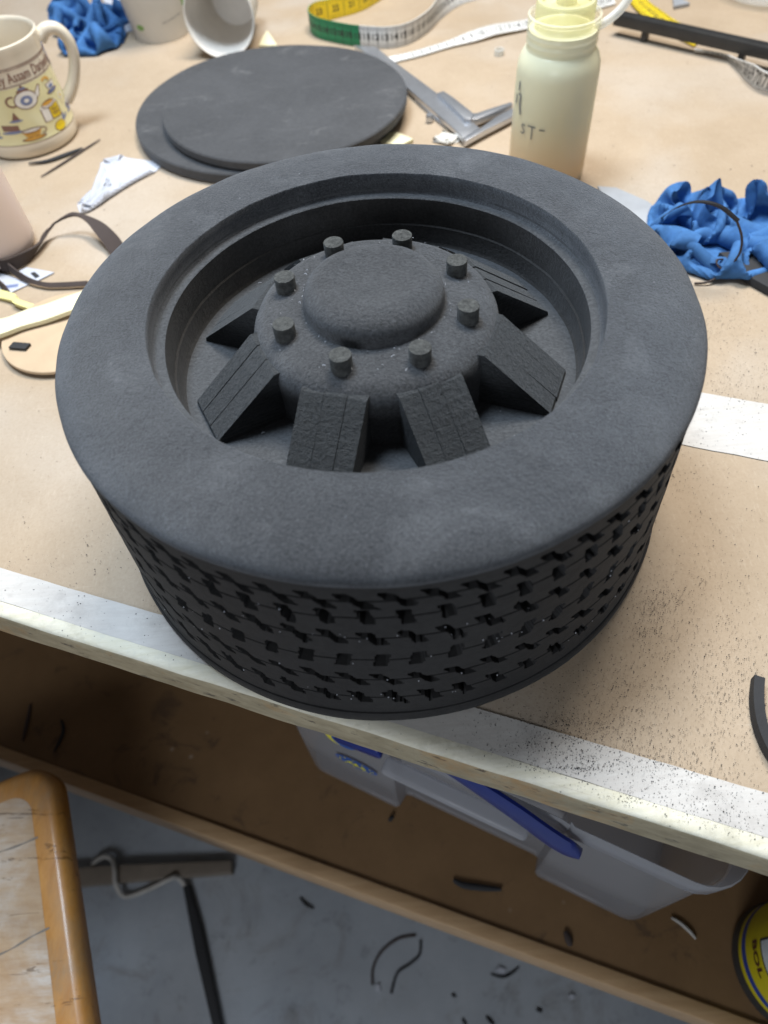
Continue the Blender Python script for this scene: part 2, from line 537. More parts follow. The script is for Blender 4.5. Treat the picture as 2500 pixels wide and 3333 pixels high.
MT['glue'] = glue_mat()
MT['amber'] = simple('amber glue', (.70, .42, .16), .4, .1, 3)
MT['pinkplastic'] = simple('pale pink plastic', (.74, .60, .53), .38, .03, 2)
MT['cream_rubber'] = simple('cream rubber strip', (.72, .68, .46), .5, .06)
MT['yellow_rubber'] = simple('pale yellow strip', (.70, .64, .28), .5, .06)
MT['card'] = simple('brown card disc', (.50, .37, .24), .7, .07, 5, .1)
MT['steel'] = simple('brushed steel', (.60, .62, .66), .34, .08, 8, metal=.85)
MT['alu'] = simple('dull metal', (.40, .42, .45), .5, .1, 5, metal=.4)
MT['dkmetal'] = simple('dark steel', (.10, .10, .10), .42, .15, 7, metal=.7)
MT['yel'] = simple('yellow tape face', (.80, .60, .02), .42, .06)
MT['grn'] = simple('green tape face', (.015, .24, .10), .42, .08)
MT['wht'] = simple('white tape face', (.72, .71, .68), .42, .05)
MT['ink'] = simple('black print', (.03, .03, .03), .6)
MT['inkgrey'] = simple('grey marker', (.16, .17, .19), .6)
MT['blackplastic'] = simple('black coated bar', (.022, .022, .022), .38, .2, 9)
MT['barbeige'] = simple('brown bar', (.20, .165, .13), .6, .12, 4)
MT['string'] = simple('pale string', (.42, .40, .37), .8)
MT['bluep'] = simple('blue handle plastic', (.005, .018, .17), .35, .08)
MT['bluesticker'] = simple('blue sticker', (.02, .09, .35), .45)
MT['yelsticker'] = simple('yellow sticker', (.75, .68, .05), .45)
MT['tinyel'] = simple('yellow tin label', (.62, .52, .01), .4, .05)
MT['tinblue'] = simple('blue tin band', (.012, .05, .30), .4, .06)
MT['tinwht'] = simple('tin label white', (.62, .66, .66), .4)
MT['tinred'] = simple('dark red print', (.09, .02, .015), .5)
MT['ceramic'] = simple('cream glaze', (.74, .66, .53), .16, .02, 3, coat=.6)
MT['mugyel'] = simple('yellow glaze', (.76, .70, .40), .16, .03, 3, coat=.6)
MT['mugbrn'] = simple('brown glaze print', (.22, .11, .08), .3)
MT['mugblu'] = simple('blue glaze print', (.17, .21, .36), .3)
MT['muggld'] = simple('gold glaze print', (.68, .36, .06), .3)
MT['muglem'] = simple('lemon glaze print', (.80, .58, .02), .3)
MT['mugwht'] = simple('white glaze print', (.76, .72, .66), .25)
MT['green'] = simple('green print', (.20, .36, .10), .5)


def stool_mat(name, c1, c2, worn, amt, along):
    m = Nt(name); m.set(Roughness=.5, Specular_IOR_Level=.45, Coat_Weight=.3, Coat_Roughness=.2)
    g = m.noise(1.0, 6, .7, co=m.scaled(along), dist=.3)
    c = m.mix(m.ramp(g, .3, .7), c1, c2)
    k = m.mul(m.ramp(m.noise(1.1, 5, .7, dist=.4), .38, .62), m.ramp(m.noise(1.0, 6, .8, co=m.scaled(tuple(x * .6 for x in along))), .34, .60))
    c = m.mix(m.mul(k, amt), c, worn)
    sc2 = m.ramp(m.noise(1.0, 4, .8, co=m.scaled((1.3, 8, 4)), dist=1.2), .60, .63)
    c = m.mix(m.mul(sc2, .7), c, tuple(x * .35 for x in c1))
    v = m.ramp(m.noise(9, 6, .8), .64, .70); c = m.mix(m.mul(v, .5), c, (.20, .17, .14))
    m.color(c); m.bump(m.mul(g, sc2, 'SUBTRACT'), .35, .01)
    return m.m


MT['stooltop'] = stool_mat('scratched worn plywood', (.36, .22, .115), (.47, .32, .19), (.58, .52, .46), .9, (4, 20, 8))
MT['stooledge'] = stool_mat('orange varnish', (.40, .16, .022), (.54, .25, .055), (.27, .19, .11), .8, (14, 4, 10))

# ================================================================== SETTING
FLOOR = -8.5
SHELF = -3.6
o = obj('floor', ([(-60, -60, FLOOR), (60, -60, FLOOR), (60, 60, FLOOR), (-60, 60, FLOOR)], [(0, 1, 2, 3)]), MT['floor'], smooth=0)
tag(o, kind='structure')

# ---- workbench
EDGE = -1.471
bench = thing('workbench', tn(0, 0, FLOOR), 'wide workbench with brown hardboard top, worn cream front edge and lower shelf', 'workbench')
LT, RT_, BK = -10.0, 7.0, 10.5


def slab(t0, t1, n0, n1, z0, z1, bev=0.0, seg=2):
    g = box(t1 - t0, n1 - n0, z1 - z0, bev, seg, ((t0 + t1) / 2, (n0 + n1) / 2, (z0 + z1) / 2))
    return frame_pts(g, Vector((0, 0, 0)), TD, ND, Vector((0, 0, 1)))


obj('tabletop', slab(LT, RT_, EDGE + .03, BK, -.24, -.004), MT['mdf'], bench)


def wav(t, k, a):
    return a * (mnoise.noise(Vector((t * k, 3.3, 1.7))) + .4 * mnoise.noise(Vector((t * k * 7, 5.3, 1.7))))


def strip_geo(t0, t1, n0, n1, z, wob0=0.0, wob1=0.0, n=60):
    V, F = [], []
    for i in range(n + 1):
        t = t0 + (t1 - t0) * i / n
        V += [tn(t, n0 + wav(t, 1.7, wob0), z), tn(t, n1 + wav(t + 9, 1.1, wob1), z), tn(t, n1 + wav(t + 9, 1.1, wob1), -.004), tn(t, n0 + wav(t, 1.7, wob0), -.004)]
    for i in range(n):
        for k in range(3): F.append((4 * i + k, 4 * i + k + 1, 4 * i + 5 + k, 4 * i + 4 + k))
    return V, F


obj('edge_strip', strip_geo(LT, RT_, EDGE + .078, EDGE + .257, .0012, .006, .008, 400), MT['strip'], bench)
obj('repair_strip', strip_geo(.3, RT_, .664, 1.12, .001, .01, .012), MT['strip'], bench)
# worn rounded arris and the front face, as one lipping swept along the bench
V, F, I = [], [], []
NS = 260
pr = [(.078, .0), (.05, .001), (.02, -.006), (.004, -.022), (-.002, -.045), (-.004, -.09), (-.003, -.17), (0.0, -.245), (.03, -.245)]
for i in range(NS + 1):
    t = LT + (RT_ - LT) * i / NS
    for k, (dn, dz) in enumerate(pr):
        j = .006 * mnoise.noise(Vector((t * 4, k * .7, 0))) if 1 < k < 8 else 0
        V.append(tn(t, EDGE + dn + j, dz + (j * .5 if k > 1 else 0)))
for i in range(NS):
    for k in range(len(pr) - 1):
        F.append((i * 9 + k, i * 9 + k + 1, i * 9 + 10 + k, i * 9 + 9 + k)); I.append(0 if k < 3 else 1)
obj('front_lipping', (V, F, I), [MT['arris'], MT['edge']], bench)
obj('lower_shelf', slab(LT, RT_, -1.62, BK - 1, SHELF - .18, SHELF), MT['shelf'], bench)
obj('shelf_rail', slab(LT, RT_, -1.74, -1.622, SHELF - .55, SHELF + .03, .018), MT['pine'], bench)
for (t, n) in ((LT + .5, -1.2), (RT_ - .5, -1.2), (LT + .5, BK - 1.5), (RT_ - .5, BK - 1.5)):
    obj('leg', slab(t - .35, t + .35, n - .35, n + .35, FLOOR, -.245, .03), MT['pine'], bench)

# ================================================================== FOAM WHEEL
wheel = thing('foam_wheel_prop', (0, 0, 0), 'big black foam prop lorry wheel lying flat on the bench edge', 'prop wheel')


def wob(r, z, a):
    p = Vector((r * math.cos(a), r * math.sin(a), z)); n1 = mnoise.noise(p * 1.6); n2 = mnoise.noise(p * 5 + Vector((7, 0, 0)))
    return .006 * n1 + .003 * n2, .006 * mnoise.noise(p * 1.3 + Vector((0, 9, 0))) + .0025 * n2


prof = [(.985, 1.135), (1.0, 1.15), (1.0, 1.20), (1.0, 1.2385), (1.003, 1.2425), (1.02, 1.243)]
for r in (1.06, 1.10, 1.14): prof.append((r, 1.243 + .006 * math.sin((r - 1.03) / .2 * 3.14)))
for i in range(1, 17):
    a = math.pi / 2 * i / 16
    prof.append((1.165 + .253 * math.sin(a) ** .95, 1.146 + .097 * max(0, math.cos(a)) ** .95))
prof += [(1.417, 1.140), (1.413, 1.130), (1.406, 1.125), (1.38, 1.123)]
side_ = obj('sidewall', lathe(prof, 200, wob=wob), MT['side'], wheel, smooth=48)

# inside of the rim: ledge, wall, floor of the well
FZ = .885
wp = [(.951, 1.131), (.950, 1.10), (.950, .99), (.941, .985), (.938, .90), (.932, FZ + .006), (.925, FZ + .001)]
obj('rim_well', lathe(wp, 160, wob=lambda r, z, a: (wob(r, z, a)[0] * .6, wob(r, z, a)[1] * .6)), MT['well'], wheel, smooth=50)

obj('rim_ledge', lathe([(1.0, 1.16), (.9995, 1.143), (.997, 1.139), (.956, 1.137), (.951, 1.131)], 160, wob=lambda r, z, a: (wob(r, z, a)[0] * .6, wob(r, z, a)[1] * .6)), MT['dish'], wheel, smooth=50)
obj('dish_floor', lathe([(.93, FZ), (.85, FZ + .001), (.7, FZ), (.5, FZ), (.2, FZ)], 120, wob=lambda r, z, a: (0, wob(r, z, a)[1])), MT['dish'], wheel, smooth=50)

# tread: foam strips with square notches cut along each joint
rows = [1.043, .93, .777, .60, .42, .245]
NN = 60
dz_ = {}


def hsh(i, j, k):
    x = math.sin(i * 127.1 + j * 311.7 + k * 74.7) * 43758.5453
    return x - math.floor(x)


SUBA = 18
NA = NN * SUBA
zs = []
zz = .075
z_lines = set()
for r in rows:
    for d in (-.055, -.047, -.040, -.033, -.025, -.017, -.011, -.006, -.003, .003, .006, .011, .017, .025, .033, .040, .047, .055): z_lines.add(round(r + d, 4))
    
for z in (.075, .10, .125, .15, .17, .32, .34, .36, .50, .52, .54, .67, .69, .70, .85, .99, 1.10, 1.118, 1.139): z_lines.add(z)
zs = sorted(z_lines)
TR = lambda z: 1.458 - .041 * z
V, F = [], []
for i in range(NA):
    a = 2 * math.pi * i / NA
    for z in zs:
        dep = 0.0
        for k, r in enumerate(rows):
            d = z - r
            if abs(d) > .07: continue
            # notch centre for this row, slanted so the two halves meet as an S
            u = a / (2 * math.pi) * NN + .37 * k + (.5 if k % 2 else 0)
            ci = math.floor(u + .5)
            jx = (hsh(ci, k, 1) - .5) * .06; jw = .88 + .24 * hsh(ci, k, 2); jz = (hsh(ci, k, 3) - .5) * .012
            fu = u - ci - jx
            dd = d - jz
            sl = (.20 if dd > 0 else -.20) * (.8, .10, .6, .10, .6, .4)[k]
            hw = .165 * jw
            top = .043 + .008 * hsh(ci, k, 4)
            sk = (.22, .05, .14, -.06, .20, .10)[k] * dd / .04
            rag = (.06, .07, .18, .08, .07, .36)[k] * mnoise.noise(Vector((a * 55, z * 60, k)))
            if abs(dd) < top * (1 + rag) and abs(fu + sl * .5 + sk) < hw * (1 + rag): dep = .30
            elif abs(d) < .0045: dep = .03
        rr = TR(z) - dep + (.0015 * mnoise.noise(Vector((math.cos(a) * 9, math.sin(a) * 9, z * 14))))
        V.append((rr * math.cos(a), rr * math.sin(a), z))
n = len(zs)
for i in range(NA):
    j = (i + 1) % NA
    for k in range(n - 1): F.append((i * n + k, j * n + k, j * n + k + 1, i * n + k + 1))
obj('tread', (V, F), MT['tread'], wheel, smooth=35)
bp = [(1.30, .002), (1.462, .002), (1.468, .012), (1.468, .074), (1.462, .082), (1.40, .082)]
obj('base_ring', lathe(bp, 160, wob=lambda r, z, a: (wob(r, z, a)[0] * .5, 0)), MT['tread'], wheel)

# hub
hp = [(.555, FZ - .01), (.556, .97), (.558, 1.04)]
for i in range(0, 13):
    a = math.pi / 2 * i / 12
    hp.append((.468 + .092 * math.cos(a), 1.085 + .103 * math.sin(a)))
hp += [(.44, 1.196), (.39, 1.202), (.345, 1.206), (.30, 1.21), (.05, 1.21)]


def wobh(r, z, a):
    p = Vector((r * math.cos(a), r * math.sin(a), z)); n2 = mnoise.noise(p * 9 + Vector((7, 0, 0))); n1 = mnoise.noise(p * 3)
    return .006 * n1 + .003 * n2, .006 * mnoise.noise(p * 2.6 + Vector((0, 9, 0))) + .003 * n2


hub = obj('hub', lathe(hp, 128, wob=wobh), MT['hub'], wheel, smooth=60)
cp = [(.322, 1.150), (.320, 1.200), (.313, 1.212), (.311, 1.235)]
for i in range(1, 13):
    a = math.pi / 2 * i / 12
    cp.append((.205 + .106 * math.sin(math.pi / 2 - a) ** .9, 1.240 + .088 * math.sin(a)))
cp = [q if not isinstance(q[0], complex) else (q[0].real, q[1]) for q in cp]
cp += [(.19, 1.327), (.15, 1.322), (.10, 1.317), (.05, 1.315), (.001, 1.314)]
obj('hub_cap', lathe(cp, 96, wob=lambda r, z, a: tuple(x * .7 for x in wobh(r, z, a)) if r > .01 else (0, 0)), MT['hub'], hub, smooth=60)
for i in range(8):
    a = R_(23.4 + 45 * i); jr = .424 + .01 * (hsh(i, 2, 3) - .5); x, y = jr * math.cos(a), jr * math.sin(a)
    t1 = (hsh(i, 5, 1) - .5) * .05
    g = lathe([(.001, 1.15), (.046, 1.15), (.047, 1.18), (.0475, 1.260), (.046, 1.264), (.03, 1.266), (.001, 1.266)], 32, (x, y, 0))
    V = [(p[0], p[1], p[2] + t1 * (p[0] - x) if p[2] > 1.2 else p[2]) for p in g[0]]
    obj('bolt', (V, g[1]), MT['bolt'], hub, smooth=40)
# wedge shaped spokes, each three laminated pieces of foam
for i in range(8):
    a = R_((22.5, 68, 113, 156, 203.5, 248.8, 291.8, 336.0)[i])
    er = Vector((math.cos(a), math.sin(a), 0)); et = Vector((-math.sin(a), math.cos(a), 0)); ez = Vector((0, 0, 1))
    parts = []
    wts = [.085 + .03 * hsh(i, k, 8) for k in range(3)]; s_ = .292 / sum(wts); wts = [w * s_ for w in wts]
    y0 = -.146
    for k in range(3):
        y1 = y0 + wts[k]; jz = (hsh(i, k, 5) - .5) * .014; jr = (hsh(i, k, 6) - .5) * .012
        g_ = .0016
        ya, yb = y0 + g_, y1 - g_
        pz = [(.49, FZ), (.49, 1.152 + jz), (.548, 1.152 + jz), (.862 + jr, FZ + .022 + jz * .3), (.868 + jr, FZ)]
        V, F = [], []
        nseg = 14
        # outline with the slope subdivided so the saw marks show in the relief
        ol = [pz[0], pz[1], pz[2]]
        for q in range(1, nseg): ol.append((pz[2][0] + (pz[3][0] - pz[2][0]) * q / nseg, pz[2][1] + (pz[3][1] - pz[2][1]) * q / nseg + (hsh(i, q, k) - .5) * .0008))
        ol += [pz[3], pz[4]]
        m_ = len(ol)
        for yy in (ya, yb):
            for (r, z) in ol: V.append(er * r + et * yy + ez * z)
        for q in range(m_): F.append((q, (q + 1) % m_, m_ + (q + 1) % m_, m_ + q))
        F.append(tuple(range(m_))[::-1]); F.append(tuple(range(m_, 2 * m_)))
        parts.append((V, F)); y0 = y1
    obj('spoke_block', join(*parts), MT['wedge'], wheel, smooth=25)

# ================================================================== THINGS ON THE BENCH
# ---- two foam discs
def disc(c, r, z0, th, label):
    prof = [(.001, 0), (r - .015, 0), (r, .012), (r, th - .012), (r - .012, th), (r * .6, th), (.001, th)]
    o = obj('foam_disc', lathe(prof, 140, (0, 0, 0), wob=lambda rr, z, a: (.008 * mnoise.noise(Vector((math.cos(a) * 2, math.sin(a) * 2, r))) * (rr > .5), .010 * mnoise.noise(Vector((rr * math.cos(a), rr * math.sin(a), 5))) * (z > th * .5))), MT['disc'], None, (0, 0, 0), smooth=40)
    o.location = (c[0], c[1], z0)
    tag(o, label, 'foam disc', 'foam discs stacked behind the wheel')
    return o


disc((-.83, 4.53), 1.27, .003, .10, 'larger dark foam disc at the bottom of the two stacked behind the wheel')
disc((-.665, 4.38), 1.13, .115, .08, 'scuffed grey foam disc lying on top of the larger disc')

# ---- brown card disc by the wheel's left
c_ = (-2.19, 1.497)
o = obj('card_disc', lathe([(.001, 0), (.425, 0), (.43, .004), (.43, .022), (.426, .026), (.001, .026)], 96), MT['card'], None, smooth=30)
o.location = (c_[0], c_[1], .022); tag(o, 'brown card disc half under the black wheel', 'card disc')


def sheet(name, pts, z, th, mat, label, cat, group=None, bev=0.0):
    P = [at(x, y, z) for x, y in pts]; c = sum(P, Vector()) / len(P)
    o = obj(name, prism([(p.x, p.y) for p in P], z, z + th, bev), mat, None, (c.x, c.y, z), smooth=30)
    return tag(o, label, cat, group)


sheet('foam_chip', ((21, 755), (32, 743), (68, 746), (57, 758)), .05, .02, MT['offcut'], 'small black foam diamond lying on the brown card disc', 'foam chip')

# ---- mug
mc = Vector((-3.121, 4.491, 0)); MR = .425
mug = thing('mug', mc, 'cream china mug printed with teapots and cups', 'mug')
mp = [(.001, .03), (.34, .03), (.385, .0), (.415, .004), (.432, .03), (.436, .07), (.436, .12), (.428, .16), (.422, .3), (.412, .5), (.405, .68), (.405, .80), (.412, .845),
      (.410, .868), (.397, .875), (.384, .868), (.378, .84), (.376, .6), (.39, .2), (.37, .09), (.30, .07), (.001, .07)]
mbody = obj('body', lathe(mp, 96, mc), MT['ceramic'], mug, smooth=50)


def mug_r(z):
    pts = [(.0, .415), (.07, .437), (.12, .437), (.16, .429), (.3, .423), (.5, .413), (.68, .406), (.9, .406)]
    for (a, b), (c, d) in zip(pts[:-1], pts[1:]):
        if z <= c: return b + (d - b) * (z - a) / (c - a)
    return .406


MA0 = R_(-52)                                   # angle of the mug that faces the camera


def mugmap(off):
    def fn(x, y):
        a = MA0 + x * 1.3 / .42; r = mug_r(y) + off
        return (mc.x + r * math.cos(a), mc.y + r * math.sin(a), y)
    return fn


def dense(s):                                   # finer faces so that prints follow the round wall
    bm = bmesh.new(); vs = [bm.verts.new((p[0], p[1], 0)) for p in s[0]]
    for f in s[1]:
        try: bm.faces.new([vs[i] for i in f])
        except ValueError: pass
    for _ in range(2):
        e = [e for e in bm.edges if e.calc_length() > .05]
        if e: bmesh.ops.subdivide_edges(bm, edges=e, cuts=1); bmesh.ops.triangulate(bm, faces=bm.faces)
    bm.verts.index_update()
    g = [(v.co.x, v.co.y) for v in bm.verts], [tuple(v.index for v in f.verts) for f in bm.faces]; bm.free()
    return g


lathe_band = lathe([(mug_r(z) + .0015, z) for z in (.135, .16, .2, .3, .4, .5, .58)], 96, mc)
obj('yellow_band', lathe_band, MT['mugyel'], mbody)
ly = {k: [] for k in ('mugbrn', 'mugblu', 'muggld', 'muglem', 'mugwht')}
def mp_(m, s, lv=1): ly[m].append(flat(dense(s), mugmap(.0015 + .0015 * lv)))
for z in (.592, .712, .725): ly['mugbrn'].append(lathe([(mug_r(z) + .002, z - .003), (mug_r(z) + .002, z + .003)], 96, mc))
ly['mugbrn'].append(lathe([(mug_r(.13) + .002, .127), (mug_r(.13) + .002, .132)], 96, mc))
tg = text_geo('Earl Grey Assam Darjeeling', .12, .0015)
ly['mugbrn'].append(flat(tg, lambda x, y: mugmap(.003)(x * .53 + .01, .650 + y * .9)))
for ox in (-.66, 0.0, .66):
    # teapot
    x, y = ox - .02, .47
    mp_('mugbrn', ell2(x, y, .083, .073)); mp_('mugwht', ell2(x, y, .075, .065), 2); mp_('mugblu', ell2(x, y - .005, .042, .038, 12), 3)
    mp_('mugwht', ell2(x, y - .005, .018, .016, 8), 4)
    mp_('mugbrn', ring2(x - .095, y + .01, .042, .045, .014, 14, R_(60), R_(300))); mp_('mugbrn', poly2([(x + .07, y - .02), (x + .075, y + .03), (x + .115, y + .075), (x + .135, y + .07), (x + .10, y - .005)]))
    mp_('mugwht', poly2([(x + .074, y - .012), (x + .078, y + .024), (x + .115, y + .066), (x + .124, y + .064), (x + .096, y - .002)]), 2)
    mp_('mugbrn', ell2(x, y + .073, .045, .014)); mp_('mugblu', ell2(x, y + .09, .028, .010)); mp_('mugbrn', ell2(x, y + .103, .010, .012))
    # cup being filled
    x, y = ox + .205, .475
    mp_('mugbrn', ell2(x, y - .035, .062, .016)); mp_('mugblu', ell2(x, y - .033, .05, .011), 2)
    mp_('mugbrn', poly2([(x - .05, y + .035), (x + .05, y + .035), (x + .035, y - .022), (x - .035, y - .022)])); mp_('mugwht', poly2([(x - .043, y + .03), (x + .043, y + .03), (x + .03, y - .018), (x - .03, y - .018)]), 2)
    mp_('mugblu', ell2(x, y + .003, .026, .014, 10), 3)
    mp_('muggld', ring2(x - .035, y + .05, .045, .04, .016, 10, R_(0), R_(140)), 3)
    # tin
    x, y = ox + .12, .315
    mp_('mugbrn', poly2([(x - .082, y + .05), (x - .082, y - .065), (x + .075, y - .075), (x + .075, y + .05)]))
    mp_('mugwht', poly2([(x - .075, y + .045), (x - .075, y - .06), (x - .02, y - .068), (x - .02, y + .045)]), 2)
    mp_('muglem', poly2([(x - .012, y + .035), (x - .012, y - .062), (x + .066, y - .067), (x + .066, y + .04)]), 2)
    ly['mugbrn'].append(flat(text_geo('ALL\nTEA', .036, .0008), lambda a, b, x=x, y=y: mugmap(.006)(x + .028 + a, y - .012 + b)))
    mp_('mugwht', ell2(x - .005, y + .053, .078, .02), 2); mp_('muggld', ell2(x - .005, y + .072, .05, .018), 3); mp_('mugbrn', ring2(x - .005, y + .06, .06, .03, .006), 4)
    # flower
    x, y = ox + .265, .365
    for q in range(8): mp_('mugwht', ell2(x + .02 * math.cos(q * .785), y + .02 * math.sin(q * .785), .014, .006, 8, q * .785), 1)
    mp_('muglem', ell2(x, y, .011, .011, 8), 2); mp_('mugbrn', poly2([(x - .005, y - .02), (x - .002, y - .02), (x - .014, y - .07), (x - .02, y - .07)]))
    # sugar bowl
    x, y = ox + .33, .255
    mp_('mugblu', ell2(x, y, .05, .04)); mp_('mugwht', ell2(x, y + .03, .036, .022), 2); mp_('mugbrn', ell2(x - .01, y - .005, .018, .012, 8), 2); mp_('mugblu', ell2(x, y - .045, .058, .013))
    # gold cup
    x, y = ox - .07, .205
    mp_('mugbrn', ell2(x, y - .04, .085, .017)); mp_('muggld', ell2(x, y - .038, .07, .011), 2)
    mp_('mugbrn', ell2(x, y + .03, .067, .018), 2); mp_('muggld', poly2([(x - .067, y + .03), (x + .067, y + .03), (x + .04, y - .03), (x - .04, y - .03)])); mp_('mugwht', ell2(x, y + .03, .058, .012), 3)
    mp_('mugbrn', ring2(x + .07, y + .005, .03, .028, .009, 12, R_(-110), R_(110)))
    # lemon and leaf
    x, y = ox + .14, .178
    mp_('mugbrn', ell2(x, y, .052, .041)); mp_('muglem', ell2(x, y, .047, .037), 2); mp_('mugblu', ell2(x + .055, y + .042, .011, .036, 10, -.3)); mp_('mugblu', ell2(x + .082, y + .034, .010, .03, 10, -1.0))
    # small cone and slice
    x, y = ox - .14, .365
    mp_('mugbrn', poly2([(x - .025, y - .03), (x + .03, y - .03), (x + .005, y + .04)])); mp_('mugblu', ell2(x, y - .035, .045, .010))
    x, y = ox - .19, .28
    mp_('mugbrn', poly2([(x - .06, y + .03), (x + .05, y + .015), (x + .05, y - .03), (x - .06, y - .02)])); mp_('mugblu', ell2(x, y - .038, .075, .012))
for k, gs in ly.items():
    if gs: obj('print', join(*gs), MT[k], mbody, smooth=0)
ha = R_(20); hd = Vector((math.cos(ha), math.sin(ha), 0))
hpath = spline([mc + hd * .40 + Vector((0, 0, .76)), mc + hd * .48 + Vector((0, 0, .815)), mc + hd * .57 + Vector((0, 0, .80)), mc + hd * .63 + Vector((0, 0, .70)), mc + hd * .62 + Vector((0, 0, .55)), mc + hd * .555 + Vector((0, 0, .40)), mc + hd * .48 + Vector((0, 0, .30)), mc + hd * .415 + Vector((0, 0, .245))], 8)
obj('handle', tube(hpath, lambda t: .062 - .012 * math.sin(math.pi * t), 14), MT['ceramic'], mug, smooth=60)

# ---- pale bottle at the left edge
pc = Vector((-3.03, 2.62, 0))
o = thing('plastic_bottle', pc, 'pale pink plastic bottle cut off by the left edge of view', 'bottle')
obj('body', lathe([(.001, .02), (.25, .0), (.33, .012), (.365, .05), (.372, .11), (.365, .5), (.35, 1.0), (.30, 1.25), (.16, 1.38), (.12, 1.42), (.12, 1.5)], 72, pc), MT['pinkplastic'], o, smooth=50)
obj('cap', lathe([(.15, 1.46), (.15, 1.68), (.14, 1.7), (.001, 1.7)], 40, pc), MT['wht'], o)


# ---- crumpled paper: a square sheet squeezed into a lump so that it buckles into real folds
def crumple(center, sx, sy, rad, seed, n=64, steps=110, rot=0.0, base=0.0, stiff=.35, relax=14, keep=0.0, zs=1.0, smooth_=0):
    rg = np.random.default_rng(seed)
    nx = n; ny = max(8, int(n * sy / sx))
    U, V_ = np.meshgrid(np.linspace(-.5, .5, nx + 1) * sx, np.linspace(-.5, .5, ny + 1) * sy, indexing='ij')
    P = np.stack([U, V_, .12 + rg.normal(0, .012, U.shape)], -1)
    for _ in range(10):
        k = rg.normal(0, 1, 2); k /= np.hypot(*k); f = rg.uniform(2, 9) / sx
        P[..., 2] += .05 * sx / 2 * np.sin((U * k[0] + V_ * k[1]) * f * 2 + rg.uniform(0, 6))
    Q = P.copy()
    cons = []
    def add(a, b, l, w): cons.append((a, b, l, w))
    def sl(o, m, d): return slice(o, m + 1 - d, 2)
    dx, dy = sx / nx, sy / ny; dd = math.hypot(dx, dy)
    for (di, dj, l, w) in ((1, 0, dx, 1.0), (0, 1, dy, 1.0), (1, 1, dd, .8), (1, -1, dd, .8), (2, 0, 2 * dx, stiff * .25), (0, 2, 2 * dy, stiff * .25), (4, 0, 4 * dx, stiff * .12), (0, 4, 4 * dy, stiff * .12)):
        step = 2 * max(di, abs(dj))
        for o in range(step):
            I, J = np.meshgrid(np.arange(nx + 1), np.arange(ny + 1), indexing='ij')
            key = I if di else J
            per = max(di, abs(dj))
            ok = (I + di <= nx) & (J + dj <= ny) & (J + dj >= 0) & (key % step == o)
            a = (I[ok] * (ny + 1) + J[ok]); b = ((I[ok] + di) * (ny + 1) + J[ok] + dj)
            if len(a): add(a, b, l, w)
    P = P.reshape(-1, 3); Q = Q.reshape(-1, 3); Uf = (U.reshape(-1) / sx + .5)
    R0 = np.array([sx * .75, sy * .75, .6]); R1 = np.array(rad)
    for st in range(steps + relax):
        vel = (P - Q) * .90; Q = P.copy(); P = P + vel; P[:, 2] -= .0012
        if st < steps:
            t = min(1, st / (steps * .9)); R = R0 * (1 - t) + R1 * t
            loc = P - np.array([0, 0, R1[2] * .25]); q = np.sqrt(((loc / R) ** 2).sum(1)); out = q > 1
            wgt = np.ones(len(P)) if keep == 0 else np.clip((1 - keep - Uf) * 6, 0, 1)
            tgt = loc.copy(); tgt[out] = loc[out] / q[out, None]
            P += (tgt - loc) * .5 * wgt[:, None]
        for it in range(6):
            for a, b, l, w in cons:
                d = P[b] - P[a]; L = np.sqrt((d * d).sum(1)) + 1e-9
                c = (d * ((L - l) / L * .5 * w)[:, None]); P[a] += c; P[b] -= c
            P[:, 2] = np.maximum(P[:, 2], .004)
    G = P.reshape(nx + 1, ny + 1, 3)
    for _ in range(smooth_):
        H_ = G.copy(); H_[1:-1, 1:-1] = .5 * G[1:-1, 1:-1] + .125 * (G[2:, 1:-1] + G[:-2, 1:-1] + G[1:-1, 2:] + G[1:-1, :-2]); G = H_
    P = G.reshape(-1, 3)
    c, s_ = math.cos(rot), math.sin(rot)
    Vv = [(center[0] + p[0] * c - p[1] * s_, center[1] + p[0] * s_ + p[1] * c, base + p[2] * zs) for p in P]
    F = [(i * (ny + 1) + j, (i + 1) * (ny + 1) + j, (i + 1) * (ny + 1) + j + 1, i * (ny + 1) + j + 1) for i in range(nx) for j in range(ny)]
    return Vv, F


GB = 'crumpled blue paper towels'
def towel(gs, mat, name, label, cat, group=None):
    g = join(*gs); c = sum((Vector(p_) for p_ in g[0]), Vector()) / len(g[0])
    return tag(obj(name, g, mat, None, (c.x, c.y, 0), smooth=38), label, cat, group)


p, p2, p3 = at(205, 98), at(165, 55), at(225, 55)
towel([crumple((p.x, p.y), 1.3, 1.1, (.36, .30, .34), 3, n=56, rot=.6, zs=1.4, stiff=2.2, smooth_=1), crumple((p2.x, p2.y), 1.1, 1.0, (.32, .26, .4), 8, n=48, rot=1.2, zs=1.6, stiff=2.2, smooth_=1), crumple((p3.x, p3.y), 1.0, 1.0, (.28, .26, .4), 14, n=44, rot=.2, zs=1.6, stiff=2.2, smooth_=1)],
      MT['blue'], 'paper_towel', 'crumpled blue paper towel behind the mug', 'paper towel', GB)
p, p2, p3 = at(1545, 545), at(1492, 480), at(1640, 500)
towel([crumple((p.x, p.y), 1.7, 1.4, (.46, .34, .34), 11, n=76, rot=-.25, zs=1.05, stiff=1.5, smooth_=0), crumple((p2.x, p2.y), 1.15, 1.05, (.34, .30, .5), 27, n=52, rot=.5, zs=1.25, stiff=1.5, smooth_=0), crumple((p3.x, p3.y), 1.5, 1.2, (.46, .34, .5), 19, n=60, rot=-.6, zs=1.25, stiff=1.5, smooth_=0)],
      MT['blue'], 'paper_towel', 'large crumpled blue paper towel right of the wheel, under a thin black strip', 'paper towel', GB)
